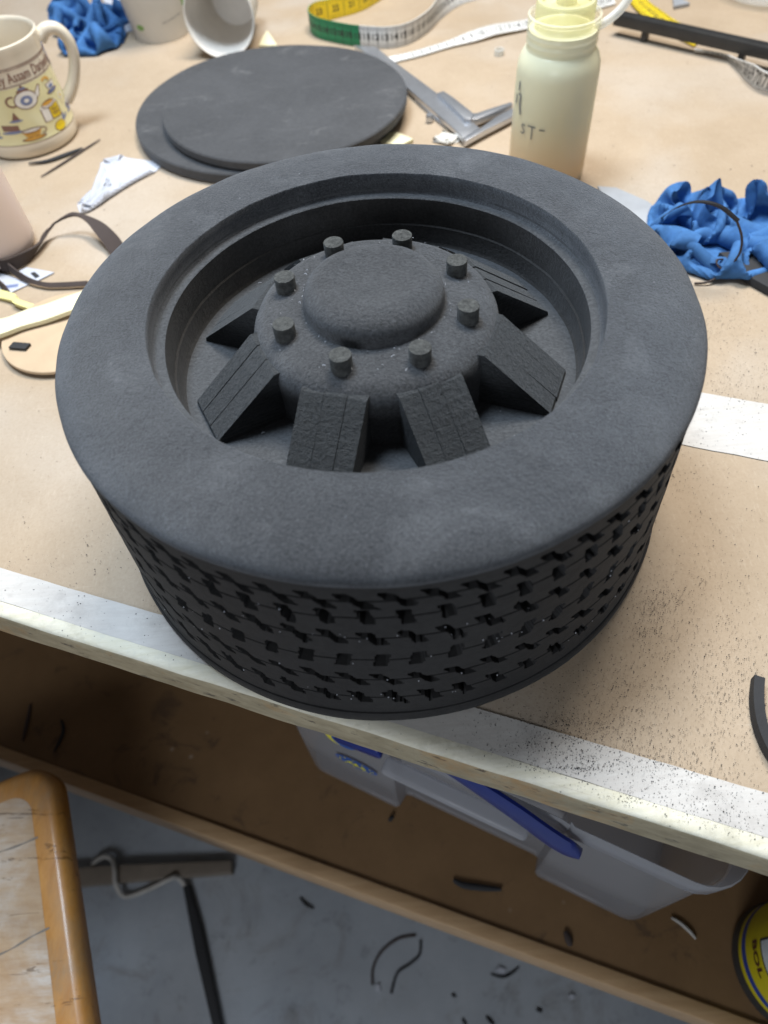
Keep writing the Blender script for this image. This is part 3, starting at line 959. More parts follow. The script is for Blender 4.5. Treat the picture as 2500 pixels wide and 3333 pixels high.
# scrap of white paper, one end screwed up and the other a flat flap
pa, pb = at(192, 450), at(292, 352)
ex = (pb - pa); mid_ = (pa + pb) / 2
mid_ -= ex * .09
towel([crumple((mid_.x, mid_.y), .92, .56, (.46, .12, .12), 5, n=56, rot=math.atan2(ex.y, ex.x), keep=.38, steps=80, zs=1.5)], MT['white_paper'], 'paper_scrap', 'small crumpled scrap of white paper between the mug and the wheel', 'paper scrap')
# flat white sheet behind the blue towel
sheet('paper_sheet', ((205, -30), (262, -30), (287, 66), (262, 74), (235, 20)), .004, .006, MT['white_paper'], 'white paper sheet lying between the blue towel and the upright cup', 'paper')

# ---- paper cups
c1 = Vector((-2.15, 6.72, 0))
cup = thing('paper_cup', c1, 'white card cup standing upright behind the foam discs', 'cup', 'paper cups')
cupp = [(.001, .04), (.285, .04), (.29, .0), (.306, .0), (.31, .02), (.42, .98), (.435, .985), (.437, 1.005), (.425, 1.015), (.41, 1.0), (.30, .06), (.001, .06)]
obj('body', lathe(cupp, 72, c1), MT['cup'], cup, smooth=45)


def cupmap(x, y):
    a = R_(-72) + x / .33; r = .31 + .11 * (y - .02) / .96 + .002
    return (c1.x + r * math.cos(a), c1.y + r * math.sin(a), y)


gs = flat(text_geo('100% COMPOSTABLE', .045), lambda x, y: cupmap(x * .6 + .12, .21 + y * .6 + x * .1))
obj('print', gs, MT['inkgrey'], cup, smooth=0)
obj('print', join(flat(dense(ell2(.30, .40, .05, .08, 12, .3)), cupmap), flat(dense(ell2(.33, .33, .03, .06, 12, -.5)), cupmap), flat(dense(ell2(-.27, .16, .05, .03, 10)), cupmap)), MT['green'], cup, smooth=0)
# lying cup: mouth towards the camera
m0 = at(490, 126)
cd2 = Vector((.10, .93, .02)).normalized()
org = Vector((m0.x, m0.y, 0)); ang = math.atan(.11 / .96)
axx = Vector((cd2.x * math.cos(ang), cd2.y * math.cos(ang), -math.sin(ang)))
ex = Vector((cd2.y, -cd2.x, 0)).normalized(); ez = ex.cross(axx); 
CS = .84
mouth = org + ez.normalized() * .435 * CS * (1 if ez.z > 0 else -1)
cup2 = thing('paper_cup', org, 'white card cup lying on its side with its open mouth facing forward', 'cup', 'paper cups')
g = lathe([(p_[0] * CS, (1.0 - p_[1]) * CS) for p_ in cupp[:9]], 72); g2 = lathe([(p_[0] * CS, (1.0 - p_[1]) * CS) for p_ in cupp[8:]], 72)
obj('body', frame_pts(g, mouth, ex, ez, axx), MT['cup'], cup2, smooth=45)
obj('lining', frame_pts(g2, mouth, ex, ez, axx), MT['cup_in'], cup2, smooth=45)
tg = text_geo('0 R 7 4 2 1', .06)
obj('print', ([mouth + ex * p_[0] + (ez if ez.z > 0 else -ez) * (p_[1] * .9 + .03) + axx * .783 for p_ in tg[0]], tg[1]), MT['inkgrey'], cup2, smooth=0)


# ---- measuring tape standing on edge in a loop
def tape_marks(rb, u0, u1, first, step, nums, side, size=.075, every=1, flip=False):
    """tick lines and figures mapped on one face of a tape"""
    out = []
    u = u0; k = 0
    while u < u1:
        out.append(([rb.mapp(u - .003, .0, side), rb.mapp(u + .003, .0, side), rb.mapp(u + .003, 1.0 if k % 1 == 0 else .4, side), rb.mapp(u - .003, 1.0 if k % 1 == 0 else .4, side)], [(0, 1, 2, 3)]))
        for s in range(1, 5):
            uu = u + step * s / 5
            if uu < u1:
                out.append(([rb.mapp(uu - .002, .0, side), rb.mapp(uu + .002, .0, side), rb.mapp(uu + .002, .22, side), rb.mapp(uu - .002, .22, side)], [(0, 1, 2, 3)]))
                out.append(([rb.mapp(uu - .002, .78, side), rb.mapp(uu + .002, .78, side), rb.mapp(uu + .002, 1, side), rb.mapp(uu - .002, 1, side)], [(0, 1, 2, 3)]))
        if k % every == 0:
            tg = text_geo(str(first + nums * k), size, .0015)
            wv = rb.Wv[0].length
            out.append(flat(tg, lambda x, y, u=u: rb.mapp(u + step * .5 + (-x if flip else x), .5 + y / wv, side)))
        u += step; k += 1
    return out


def A(x, y, z=0.0): return at(x, y, z)
up = Vector((0, 0, .2))
ctrl = [(A(900, -60), up), (A(800, 14), up), (A(725, 40), up), (A(684, 50), up), (A(671, 66), up), (A(688, 82), up), (A(735, 94), up), (A(779, 101), up), (A(840, 104), up), (A(885, 94), up),
        (A(925, 68), up * 1.0), (A(958, 36), Vector((-.05, 0, .19))), (A(1000, 8), Vector((-.10, .02, .16))), (A(1080, -14), Vector((-.1, .1, .14)))]
rb = Ribbon(ctrl, .008, 10)
# where the green ends
best = min(range(len(rb.P)), key=lambda i: (rb.P[i] - A(778, 101)).length)
tape = thing('measuring_tape', A(779, 101), 'looped tape measure on edge, yellow inside, green and white outside', 'tape measure')
V, F, I = rb.geo(0, 0)
# front/back decided by the loop: the face turned to the loop's middle is yellow
mid = A(820, 60)
nn = rb._f(best)[2]; inside_is_front = nn.dot(mid - rb.P[best]) > 0
I = []
for i in range(len(rb.P) - 1):
    outm = 1 if i < best else 2
    for k in range(4):
        front = (k in (0,)); back = (k == 2)
        if inside_is_front: I.append(0 if front else outm)
        else: I.append(0 if back else outm)
I += [0, 0]
obj('band', (V, F, I), [MT['yel'], MT['grn'], MT['wht']], tape, smooth=60)
so, si = (-.0015, .0015) if inside_is_front else (.0015, -.0015)
marks = tape_marks(rb, rb.L[best], rb.L[-1] - .1, 111, .1, 1, so, .085, flip=False) + tape_marks(rb, rb.L[best] - 1.0, rb.L[best] - .001, 101, .1, 1, so, .085, flip=False)
marks += tape_marks(rb, .1, rb.L[best] - .3, 15, .2, 1, si, .085, flip=True) + tape_marks(rb, rb.L[best] + .4, rb.L[-1] - .1, 25, .2, 1, si, .085, flip=True)
obj('markings', join(*marks), MT['ink'], tape, smooth=0)
# flat white run of tape
wv = lambda a, b: (b - a)
ctrl = []
for (x0, y0, x1, y1, z0, z1) in ((846, 136, 838, 124, .01, .02), (905, 122, 898, 110, .012, .03), (975, 101, 968, 88, .015, .05), (1030, 88, 1016, 68, .02, .08), (1075, 74, 1064, 54, .03, .08), (1145, 61, 1140, 42, .02, .05), (1220, 40, 1212, 22, .012, .02), (1330, 8, 1322, -10, .012, .02)):
    a = A(x0, y0, z0); b = A(x1, y1, z1); ctrl.append((a, b - a))
rb2 = Ribbon(ctrl, .008, 8)
tp2 = thing('measuring_tape', A(1000, 95), 'white tape measure end lying flat from the caliper towards the glue bottle', 'tape measure')
up_front = rb2._f(5)[2].z > 0
g = rb2.geo(0 if up_front else 1, 1 if up_front else 0)
obj('band', g, [MT['wht'], MT['yel']], tp2, smooth=60)
obj('markings', join(*tape_marks(rb2, .1, rb2.L[-1] - .1, 1, .1, 1, .0015 if up_front else -.0015, .08)), MT['ink'], tp2, smooth=0)
# yellow tape under the black bar, and its white curl
ctrl = []
for (x0, y0, x1, y1, z0, z1) in ((1340, -30, 1375, -32, .01, .01), (1362, 5, 1400, 2, .02, .02), (1385, 30, 1430, 24, .02, .03), (1430, 65, 1460, 45, .015, .02), (1500, 100, 1520, 78, .01, .02)):
    a = A(x0, y0, z0); b = A(x1, y1, z1); ctrl.append((a, b - a))
rb3 = Ribbon(ctrl, .008, 8)
ctrl = []
for (x, y, dz) in ((1500, 112, 0), (1560, 122, .0), (1592, 148, .0), (1615, 176, .0), (1650, 196, .0), (1720, 205, 0)):
    ctrl.append((A(x, y, .004), Vector((-.03, -.05, .05 if x < 1570 else (.10 if x < 1600 else .17)))))
rb4 = Ribbon(ctrl, .008, 8)
tp3 = thing('measuring_tape', A(1500, 90), 'tape measure looping under the black bar, yellow above it and white below', 'tape measure')
obj('band', rb3.geo(0, 0), MT['yel'], tp3, smooth=60)
obj('band', rb4.geo(0, 0), MT['wht'], tp3, smooth=60)
fr = rb4._f(10)[2].dot(CAM - rb4.P[10]) > 0
fr3 = rb3._f(10)[2].z > 0
obj('markings', join(*(tape_marks(rb4, .1, rb4.L[-1] - .1, 62, .1, 1, .0015 if fr else -.0015, .08, flip=not fr) + tape_marks(rb3, .1, rb3.L[-1] - .1, 8, .1, 1, .0015 if fr3 else -.0015, .08))), MT['ink'], tp3, smooth=0)

# ---- caliper
cal = thing('vernier_caliper', A(960, 255), 'steel vernier caliper with its beam tucked under the foam discs', 'caliper')
def flatpart(name, pts, z0, z1, mat, bev=.006, parent=cal):
    P = [A(x, y, z0) for x, y in pts]
    return obj(name, prism([(p.x, p.y) for p in P], z0, z1, bev), mat, parent, smooth=30)
flatpart('beam', ((765, 106), (787, 108), (812, 109), (841, 133), (952, 216), (1036, 286), (1000, 308), (985, 291), (882, 200), (790, 123)), .03, .07, MT['steel'])
flatpart('fixed_jaw', ((1000, 310), (1036, 288), (1072, 262), (1104, 245), (1124, 238), (1122, 252), (1098, 266), (1050, 291), (1006, 315)), .03, .075, MT['steel'])
flatpart('slider', ((945, 212), (958, 208), (978, 221), (1024, 258), (1016, 270), (1003, 268)), .055, .105, MT['steel'])
flatpart('sliding_jaw', ((1006, 272), (1018, 258), (1030, 257), (1062, 246), (1104, 233), (1106, 238), (1060, 258), (1030, 270)), .03, .085, MT['steel'])
g = lathe([(.001, 0), (.03, 0), (.034, .01), (.034, .05), (.03, .06), (.001, .06)], 20, A(928, 262, .004))
obj('lock_screw', g, MT['steel'], cal)
flatpart('depth_rod', ((896, 218), (905, 222), (950, 258), (986, 284), (982, 289), (944, 263)), .004, .028, MT['alu'], .003)

# ---- glue bottle
bc = Vector((1.495, 3.03, 0)); BR = .305
bot = thing('glue_bottle', bc, 'milky squeeze bottle of yellow glue with a clear hose', 'glue bottle')
BH = .915
bpf = [(.001, .02), (.24, .0), (.285, .01), (.302, .04), (BR, .09), (BR, .5), (BR - .002, BH - .12), (.298, BH - .05), (.28, BH), (.262, BH + .03), (.25, BH + .04), (.246, BH + .055)]
zt = BH + .07
for k in range(3): bpf += [(.246, zt), (.254, zt + .014), (.254, zt + .024), (.246, zt + .038)]; zt += .048
bpf += [(.246, zt + .01), (.256, zt + .018), (.256, zt + .035), (.24, zt + .04)]
obj('body', lathe(bpf, 96, bc), MT['hdpe'], bot, smooth=35)
obj('liquid', lathe([(.001, .03), (.275, .03), (.297, .08), (.297, BH - .09), (.290, BH - .05), (.272, BH), (.25, BH + .03), (.242, BH + .05), (.24, BH + .16), (.001, BH + .16)], 64, bc), MT['glue'], bot)
zc = zt + .035
obj('plug', lathe([(.205, zc - .08), (.205, zc + .07), (.196, zc + .085), (.17, zc + .088), (.17, zc + .05), (.10, zc + .04), (.07, zc + .06), (.06, zc + .5), (.001, zc + .5)], 64, bc), MT['gluecap'], bot, smooth=40)
nz = Vector((.0, 0, 1))
hp_ = spline([bc + Vector((.22, -.05, zc - .09)), bc + Vector((.31, -.04, zc - .05)), bc + Vector((.40, -.02, zc + .02)), bc + Vector((.48, .02, zc + .14)), bc + Vector((.53, .04, zc + .3)), bc + Vector((.55, .05, zc + .6))], 8)
obj('hose', tube(hp_, .030, 12), MT['tubing'], bot, smooth=60)


def botmap(x, y, a0):
    a = R_(a0) + x / BR
    return (bc.x + (BR + .002) * math.cos(a), bc.y + (BR + .002) * math.sin(a), y)


def strokes(lines, w=.007):
    out = []
    for ln in lines:
        for (x0, y0), (x1, y1) in zip(ln[:-1], ln[1:]):
            d = Vector((x1 - x0, y1 - y0)); d.normalize(); nx, ny = -d.y * w, d.x * w
            out.append(([(x0 + nx, y0 + ny), (x1 + nx, y1 + ny), (x1 - nx, y1 - ny), (x0 - nx, y0 - ny)], [(0, 1, 2, 3)]))
    return out


S_ = [[(.05, .08), (.02, .09), (.0, .075), (.03, .045), (.045, .02), (.02, .0), (-.01, .01)]]
T_ = [[(.08, .095), (.17, .095)], [(.13, .095), (.135, .06), (.135, -.03)]]
D_ = [[(.21, .08), (.27, .083)]]
mk = [flat(s, lambda x, y: botmap(x * .75 - .17, .44 + y * .75, -118)) for s in strokes(S_ + T_ + D_)]
mk += [flat(s, lambda x, y: botmap(x, .60 + y, -163)) for s in strokes([[(0, .18), (.0, .12)], [(.0, .1), (.03, .09), (.02, .04), (.04, -.04)], [(-.03, .08), (-.03, .02)]], .009)]
obj('writing', join(*mk), MT['inkgrey'], bot, smooth=0)

# ---- black bar propped on the tape
bar = thing('black_bar', A(1500, 80, 0), 'long black coated bar lying across the yellow tape at upper right', 'bar')
a0, a1 = A(1339, 20, .2), A(1740, 107, .2)
d = (a1 - a0); ln = d.length; d.normalize(); s = Vector((-d.y, d.x, 0))
g = frame_pts(box(ln, .12, .11, .012, 2, (ln / 2, -.06, -.055)), a0, d, s, Vector((0, 0, 1)))
obj('rail', g, MT['blackplastic'], bar, smooth=40)
for q in (.35, 1.35):
    c = a0 + d * q - s * .06; c.z = .045
    obj('foot', frame_pts(box(.06, .08, .088, .006, 1), c, d, s, Vector((0, 0, 1))), MT['blackplastic'], bar)

# ---- clear plastic dish, far right
dc = A(1648, -14)
dish = obj('clear_dish', lathe([(.001, .03), (.28, .03), (.34, .0), (.40, .01), (.44, .06), (.50, .30), (.515, .31), (.49, .30), (.42, .07), (.30, .05), (.001, .05)], 72), MT['clear'], None, smooth=45)
dish.location = (dc.x, dc.y, .002); tag(dish, 'clear plastic dish at the far right corner of the bench', 'dish')
sheet('foam_chip', ((1452, -5), (1489, 13), (1454, 20)), .003, .03, MT['alu'], 'grey triangular foam chip above the black bar', 'foam chip')

# ---- grey plate and scraps behind the wheel
sheet('grey_sheet', ((1290, 405), (1330, 408), (1399, 438), (1436, 470), (1412, 496), (1380, 520), (1330, 470)), .003, .012, MT['alu'], 'flat grey sheet between the wheel and the blue towel', 'sheet')
sheet('cream_scrap', ((560, 104), (567, 88), (578, 71), (588, 86), (600, 104)), .003, .03, MT['cream_rubber'], 'cream scrap poking out behind the foam discs near the lying cup', 'scrap', 'cream scraps', .005)
sheet('cream_scrap', ((815, 304), (832, 294), (856, 291), (893, 307), (870, 318), (830, 318)), .003, .03, MT['cream_rubber'], 'cream scrap between the upper foam disc and the wheel', 'scrap', 'cream scraps', .005)
towel([crumple((A(966, 303).x, A(966, 303).y), .4, .3, (.12, .08, .07), 21, n=24, steps=60)], MT['cup'], 'tissue_scrap', 'small pale tissue scrap under the tip of the caliper', 'scrap')
rp = A(1078, 118); 
V, F = lathe([(.035, 0), (.05, .0), (.05, .05), (.04, .055), (.035, .05)], 24, rp, closed=True)
o = obj('plastic_ring', (V, F), MT['tubing'], None, rp); tag(o, 'tiny clear plastic ring standing alone left of the glue bottle', 'ring')

# ---- black straps on the left
def strap(pts, wvec, th, mat, label, name='foam_strap', n=8, cat='strap', group='black foam straps'):
    rbn = Ribbon([(A(x, y, z), Vector(w)) for (x, y, z, w) in pts], th, n)
    c = rbn.P[len(rbn.P) // 2]
    o = obj(name, rbn.geo(), mat, None, (c.x, c.y, 0), smooth=50)
    return tag(o, label, cat, group)


strap([(-60, 570, .01, (0, 0, .12)), (0, 586, .01, (.0, .0, .12)), (22, 588, .01, (0, 0, .11)), (43, 579, .01, (.02, .02, .10)), (64, 562, .01, (.05, .04, .08)), (82, 534, .02, (.06, .03, .05)), (93, 508, .05, (.06, .01, .03)), (114, 485, .10, (.04, .02, .01)),
       (143, 470, .14, (.02, .03, .01)), (166, 467, .15, (0, .03, .01)), (186, 479, .13, (.05, .03, .01)), (205, 503, .10, (.09, .05, .03)), (228, 532, .05, (.11, .04, .05)), (252, 568, .02, (.11, .03, .06))], None, .016, MT['offbrown'], 'black foam strap looping up from the pink bottle to the wheel')
strap([(-20, 560, .02, (0, .0, .08)), (10, 574, .02, (.0, .0, .08)), (24, 588, .02, (0, .02, .07)), (40, 600, .02, (.0, .03, .05)), (63, 611, .02, (0, .03, .03)), (99, 620, .02, (0, .03, .02)), (140, 620, .02, (0, .03, .02)), (190, 617, .02, (0, .03, .02))], None, .014, MT['offbrown'], 'narrow dark strap running low from the left to the wheel')
strap([(-30, 590, .01, (0, .0, .06)), (-5, 612, .01, (0, .0, .06)), (6, 626, .01, (.03, .0, .05)), (12, 640, .01, (.05, .0, .03))], None, .014, MT['offbrown'], 'short dark strap end beside the white label')
strap([(-60, 738, .09, (0, .17, .01)), (0, 726, .085, (.0, .18, .0)), (50, 708, .08, (-.02, .18, .0)), (100, 694, .08, (-.03, .18, 0)), (150, 676, .09, (-.04, .18, 0)), (230, 650, .09, (-.05, .18, 0))], None, .03, MT['cream_rubber'], 'wide cream rubber strip lying over the brown card disc', 'rubber_strip', cat='strip', group='pale rubber strips')
strap([(-40, 636, .01, (.02, .06, .02)), (0, 645, .012, (.02, .06, .02)), (27, 652, .02, (.02, .06, .01)), (34, 659, .03, (.01, .055, .0)), (74, 673, .03, (.01, .055, .0)), (130, 688, .03, (.01, .055, .0))], None, .03, MT['yellow_rubber'], 'narrow yellow strip passing under the wide cream strip', 'rubber_strip', cat='strip', group='pale rubber strips')
lab = thing('paper_label', A(30, 615), 'torn white paper label with blue print under the black strap', 'label')
P = [A(x, y) for x, y in ((-20, 588), (0, 591), (38, 603), (66, 614), (42, 625), (17, 637), (-10, 636))]
obj('sheet', prism([(p.x, p.y) for p in P], .002, .007), MT['white_paper'], lab, smooth=0)
P = [A(x, y) for x, y in ((5, 624), (10, 619), (42, 615), (39, 621), (8, 626))]
obj('print', prism([(p.x, p.y) for p in P], .0075, .0085), MT['mugblu'], lab, smooth=0)
stk = thing('paper_sticker', A(75, 592), 'white pointed sticker with a small black diamond', 'sticker')
P = [A(x, y) for x, y in ((36, 590), (59, 579), (118, 590), (80, 609))]
obj('sheet', prism([(p.x, p.y) for p in P], .002, .008), MT['white_paper'], stk, smooth=0)
P = [A(x, y) for x, y in ((68, 593), (77, 591), (87, 599), (78, 603))]
obj('diamond', prism([(p.x, p.y) for p in P], .0085, .016), MT['offcut'], stk, smooth=0)


# ---- slivers by the mug
def sliver(pts, z, rad, mat, label, group, name='foam_sliver', flatk=.6, cat='sliver', fork=None):
    P = [Vector(at(x, y, z + rad)) for x, y in pts]
    pth = spline(P, 6)
    g = tube(pth, (lambda t: rad * (.35 + .65 * math.sin(math.pi * min(1, t * .9 + .05))) if fork is None else rad), 8)
    c = pth[len(pth) // 2]
    V = [(p_[0], p_[1], z + .002 + (p_[2] - z) * flatk) for p_ in g[0]]
    o = obj(name, (V, g[1]), mat, None, (c.x, c.y, z), smooth=50)
    return tag(o, label, cat, group)


sliver(((61, 351), (100, 346), (136, 334), (160, 325), (178, 318)), 0, .022, MT['offcut'], 'thick black sliver touching the foot of the mug', 'slivers by the mug')
sliver(((88, 381), (130, 355), (175, 326), (216, 300)), 0, .012, MT['offbrown'], 'thin brown sliver pointing away from the mug', 'slivers by the mug')
# ---- thin black strip over the blue towel
pts = [(1405, 505, .02), (1420, 478, .10), (1450, 455, .30), (1485, 440, .46), (1520, 438, .52), (1556, 450, .50), (1590, 478, .42)]
rbn = Ribbon([(A(x, y, z), Vector((0, -.035, .03))) for x, y, z in pts], .012, 8)
pts2 = [(1592, 478, .42), (1602, 510, .34), (1600, 540, .24), (1588, 562, .15), (1560, 590, .06), (1530, 609, .02), (1500, 612, .01)]
arc = thing('foam_thread', A(1500, 520), 'thin black foam thread arching over the large blue towel', 'thread')
obj('band', rbn.geo(), MT['offcut'], arc, smooth=60)
obj('thread', tube(spline([A(x, y, z) for x, y, z in pts2], 8), .008, 6), MT['offbrown'], arc, smooth=60)
obj('thread', tube(spline([A(x, y, z) for x, y, z in ((1562, 560, .10), (1548, 562, .12), (1552, 576, .10), (1572, 588, .07), (1575, 600, .03))], 8), .006, 6), MT['offbrown'], arc, smooth=60)
# dark foam block half under the towel
P = [A(x, y) for x, y in ((1548, 560), (1600, 556), (1700, 590), (1700, 650), (1660, 640), (1600, 606))]
o = obj('foam_block', prism([(p.x, p.y) for p in P], .002, .06, .008), MT['offcut'], None, (A(1600, 600).x, A(1600, 600).y, 0), smooth=30); tag(o, 'flat black foam piece under the edge of the large blue towel', 'foam piece')
p = A(1690, 575)
towel([crumple((p.x, p.y), .9, .8, (.2, .2, .18), 31, n=36, base=.05, zs=1.8)], MT['blue'], 'paper_towel', 'small blue paper towel tip at the right edge, on the black foam piece', 'paper towel', GB)
# crescent of foam at the right
strap([(1633, 1470, .004, (0, 0, .05)), (1629, 1514, .004, (0, 0, .06)), (1634, 1561, .004, (0, 0, .06)), (1648, 1604, .004, (0, 0, .06)), (1668, 1640, .004, (0, 0, .06)), (1700, 1680, .004, (0, 0, .05))], None, .045, MT['offcut'], 'curved dark foam offcut lying on the bench at the right edge', 'foam_offcut', cat='offcut', group='foam offcuts on the bench')

# ---- foam dust all over the bench: nobody could count it
rnd = random.Random(42)
V, F = [], []
def flake(p, s, z):
    a = rnd.uniform(0, 6.28); e = rnd.uniform(.35, 1.0); b = len(V)
    ca, sa = math.cos(a) * s, math.sin(a) * s
    V.extend([(p.x - ca, p.y - sa, z), (p.x + ca, p.y + sa, z), (p.x - sa * e, p.y + ca * e, z), (p.x + sa * e * .4, p.y - ca * e * .4, z + s * .5)])
    F.extend([(b, b + 1, b + 2), (b, b + 1, b + 3), (b + 1, b + 2, b + 3), (b, b + 2, b + 3)])
clus = [(1300, 1585, 110, 34, 480), (1420, 1640, 95, 40, 420), (1230, 1560, 60, 20, 350), (1420, 1310, 45, 28, 450), (1390, 1365, 20, 15, 120), (1560, 1760, 90, 55, 330), (1590, 1500, 90, 90, 700), (1330, 1480, 160, 60, 900),
        (1500, 1300, 120, 120, 700), (1560, 700, 60, 60, 700), (1580, 830, 70, 40, 450), (1240, 1640, 60, 14, 160), (1170, 1610, 60, 20, 160), (1020, 1660, 70, 12, 60), (350, 1305, 18, 14, 60), (280, 1150, 90, 80, 120),
        (100, 1250, 120, 100, 160), (180, 1400, 160, 20, 50), (1500, 1000, 80, 120, 250), (1250, 1660, 45, 5, 140), (1330, 1725, 60, 14, 120)]
for (cx, cy, sx, sy, cnt) in clus:
    for _ in range(int(cnt * 1.5)):
        q_ = rnd.choice((.6, 1.0, 1.7))
        x, y = rnd.gauss(cx, sx * q_), rnd.gauss(cy, sy * q_)
        p = at(x, y, .002)
        nn_ = p.dot(ND)
        if nn_ < EDGE + .03 or math.hypot(p.x, p.y) < 1.475: continue
        flake(p, rnd.choice((.0012, .0015, .002, .0025, .0035)) * rnd.uniform(.8, 1.3), .0035)
for _ in range(4200):
    p = at(rnd.uniform(1090, 1690), rnd.uniform(960, 1930), .002)
    if p.dot(ND) < EDGE + .03 or math.hypot(p.x, p.y) < 1.475 or rnd.random() > .35 + mnoise.noise(p * 2.2) + .35 * mnoise.noise(p * 7): continue
    flake(p, rnd.choice((.0012, .0015, .002, .003)) * rnd.uniform(.8, 1.4), .0035)
for _ in range(900):
    t, n_ = rnd.uniform(-4, 4.5), rnd.uniform(-1.4, 6)
    p = tn(t, n_)
    if math.hypot(p.x, p.y) < 1.49: continue
    flake(p, rnd.choice((.0025, .003, .004, .007)), .004)
o = obj('foam_dust', (V, F), MT['offcut'], None, smooth=0); tag(o, 'black foam dust and crumbs scattered over the bench top', 'dust', kind='stuff')
# light crumbs caught on the wheel
V, F = [], []
for _ in range(110):
    a = rnd.uniform(0, 6.283); r = rnd.choice((rnd.uniform(1.03, 1.3), rnd.uniform(.58, .92), rnd.uniform(.345, .5), rnd.uniform(.58, .92), rnd.uniform(.345, .5)))
    z = 1.2535 if r > 1.0 else (FZ + .008 if r > .57 else 1.2)
    if r > 1.25: z = 1.146 + .097 * math.sqrt(max(0, 1 - (max(0, r - 1.165) / .253) ** 2)) + .011
    flake(Vector((r * math.cos(a), r * math.sin(a), 0)), rnd.choice((.0015, .002, .003)), z)
def fibre(p, ln, z):
    a = rnd.uniform(0, 6.28); b = len(V); w = .0008
    d1 = Vector((math.cos(a), math.sin(a), 0)); q1 = Vector((-d1.y, d1.x, 0)); k = rnd.uniform(-.4, .4)
    pts = [p, p + d1 * ln * .5 + q1 * ln * .15, p + d1 * ln + q1 * ln * k]
    for t, q in enumerate(pts):
        V.extend([Vector((q.x - q1.x * w, q.y - q1.y * w, z + .002 + .004 * (t == 1))), Vector((q.x + q1.x * w, q.y + q1.y * w, z + .004 + .004 * (t == 1)))])
    F.extend([(b, b + 1, b + 3, b + 2), (b + 2, b + 3, b + 5, b + 4)])


for _ in range(80):
    a = rnd.uniform(0, 6.283); r = rnd.choice((rnd.uniform(.325, .345), rnd.uniform(.33, .5), rnd.uniform(.58, .9)))
    z = 1.252 if r > 1 else (FZ + .004 if r > .57 else 1.207)
    fibre(Vector((r * math.cos(a), r * math.sin(a), 0)), rnd.uniform(.006, .018), z)
for _ in range(60):                                              # crumbs caught in the tread
    k = rnd.choice((1, 2, 2, 3, 4, 5, 5, 5)); a = rnd.gauss(-1.45, .45); z = rows[k] + rnd.uniform(-.03, .04); r = TR(z) + .002
    b = len(V); s_ = rnd.choice((.002, .003, .004)); c_0 = Vector((r * math.cos(a), r * math.sin(a), z)); q1 = Vector((-math.sin(a), math.cos(a), 0))
    V.extend([c_0 - q1 * s_, c_0 + q1 * s_, c_0 + Vector((0, 0, s_ * 1.4)), c_0 + Vector((math.cos(a), math.sin(a), 0)) * s_])
    F.extend([(b, b + 1, b + 2), (b, b + 1, b + 3), (b + 1, b + 2, b + 3), (b, b + 2, b + 3)])
o = obj('pale_lint', (V, F), MT['white_paper'], None, smooth=0); tag(o, 'pale lint specks caught on the black foam wheel', 'lint', kind='stuff')

# ================================================================== UNDER THE BENCH
# ---- storage tub on the shelf
def corner_rect(x0, y0, x1, y1, r, n=6):
    out = []
    for cx, cy, a0 in ((x1 - r, y0 + r, -90), (x1 - r, y1 - r, 0), (x0 + r, y1 - r, 90), (x0 + r, y0 + r, 180)):
        for k in range(n + 1):
            a = R_(a0 + 90 * k / n); out.append((cx + r * math.cos(a), cy + r * math.sin(a)))
    return out


fl, fr_ = tn(-.745, -.87, 0), tn(2.42, -1.265, 0)
bx = (fr_ - fl).normalized(); by = Vector((-bx.y, bx.x, 0))
BL = (fr_ - fl).length
tub = thing('storage_tub', fl + bx * (BL / 2) + by * 1.0 + Vector((0, 0, SHELF)), 'frosted clear storage tub with a blue handle on the lower shelf', 'storage tub')


def tubring(z, grow, rec):
    """outline of the tub at a height: rounded rectangle with a recess in its front"""
    x0, x1, y0, y1 = -grow, BL + grow, -grow, 2.2 + grow
    r = .20 + max(0, grow)
    a, b = .97, 2.25                       # recess from a to b
    pts = []
    def arc(cx, cy, a0, a1, rr, n=6):
        for k in range(n + 1):
            t = R_(a0 + (a1 - a0) * k / n); pts.append((cx + rr * math.cos(t), cy + rr * math.sin(t)))
    arc(x0 + r, y0 + r, 180, 270, r)
    pts.extend([(a - .03, y0), (a, y0 + .02), (a + .02 * (rec > 0), y0 + rec - .0), (a + .06, y0 + rec + .01), (b - .06, y0 + rec + .01), (b - .02 * (rec > 0), y0 + rec), (b, y0 + .02), (b + .03, y0)])
    arc(x1 - r, y0 + r, 270, 360, r); arc(x1 - r, y1 - r, 0, 90, r); arc(x0 + r, y1 - r, 90, 180, r)
    return [fl + bx * px + by * py + Vector((0, 0, SHELF + z)) for px, py in pts]


levels = [(.03, -.05, .14), (.004, -.02, .14), (.03, .0, .14), (.9, .01, .14), (1.88, .02, .14)]
rings = [tubring(*l) for l in levels]
V, F = [], []
m_ = len(rings[0])
for r in rings: V += r
for i in range(len(rings) - 1):
    for k in range(m_): F.append((i * m_ + k, i * m_ + (k + 1) % m_, (i + 1) * m_ + (k + 1) % m_, (i + 1) * m_ + k))
F.append(tuple(range(m_)))
obj('tub_wall', (V, F), MT['tub'], tub, smooth=45)
rings = [tubring(1.87, .022, .0), tubring(1.86, .05, .0), tubring(1.88, .062, .0), tubring(2.12, .07, .0), tubring(2.14, .06, .0), tubring(2.12, .05, 0), tubring(1.9, .03, 0)]
V, F = [], []
for r in rings: V += r
for i in range(len(rings) - 1):
    for k in range(m_): F.append((i * m_ + k, i * m_ + (k + 1) % m_, (i + 1) * m_ + (k + 1) % m_, (i + 1) * m_ + k))
obj('rim', (V, F), MT['tub'], tub, smooth=45)


def tp_(x, y, z): return fl + bx * x + by * y + Vector((0, 0, SHELF + z))


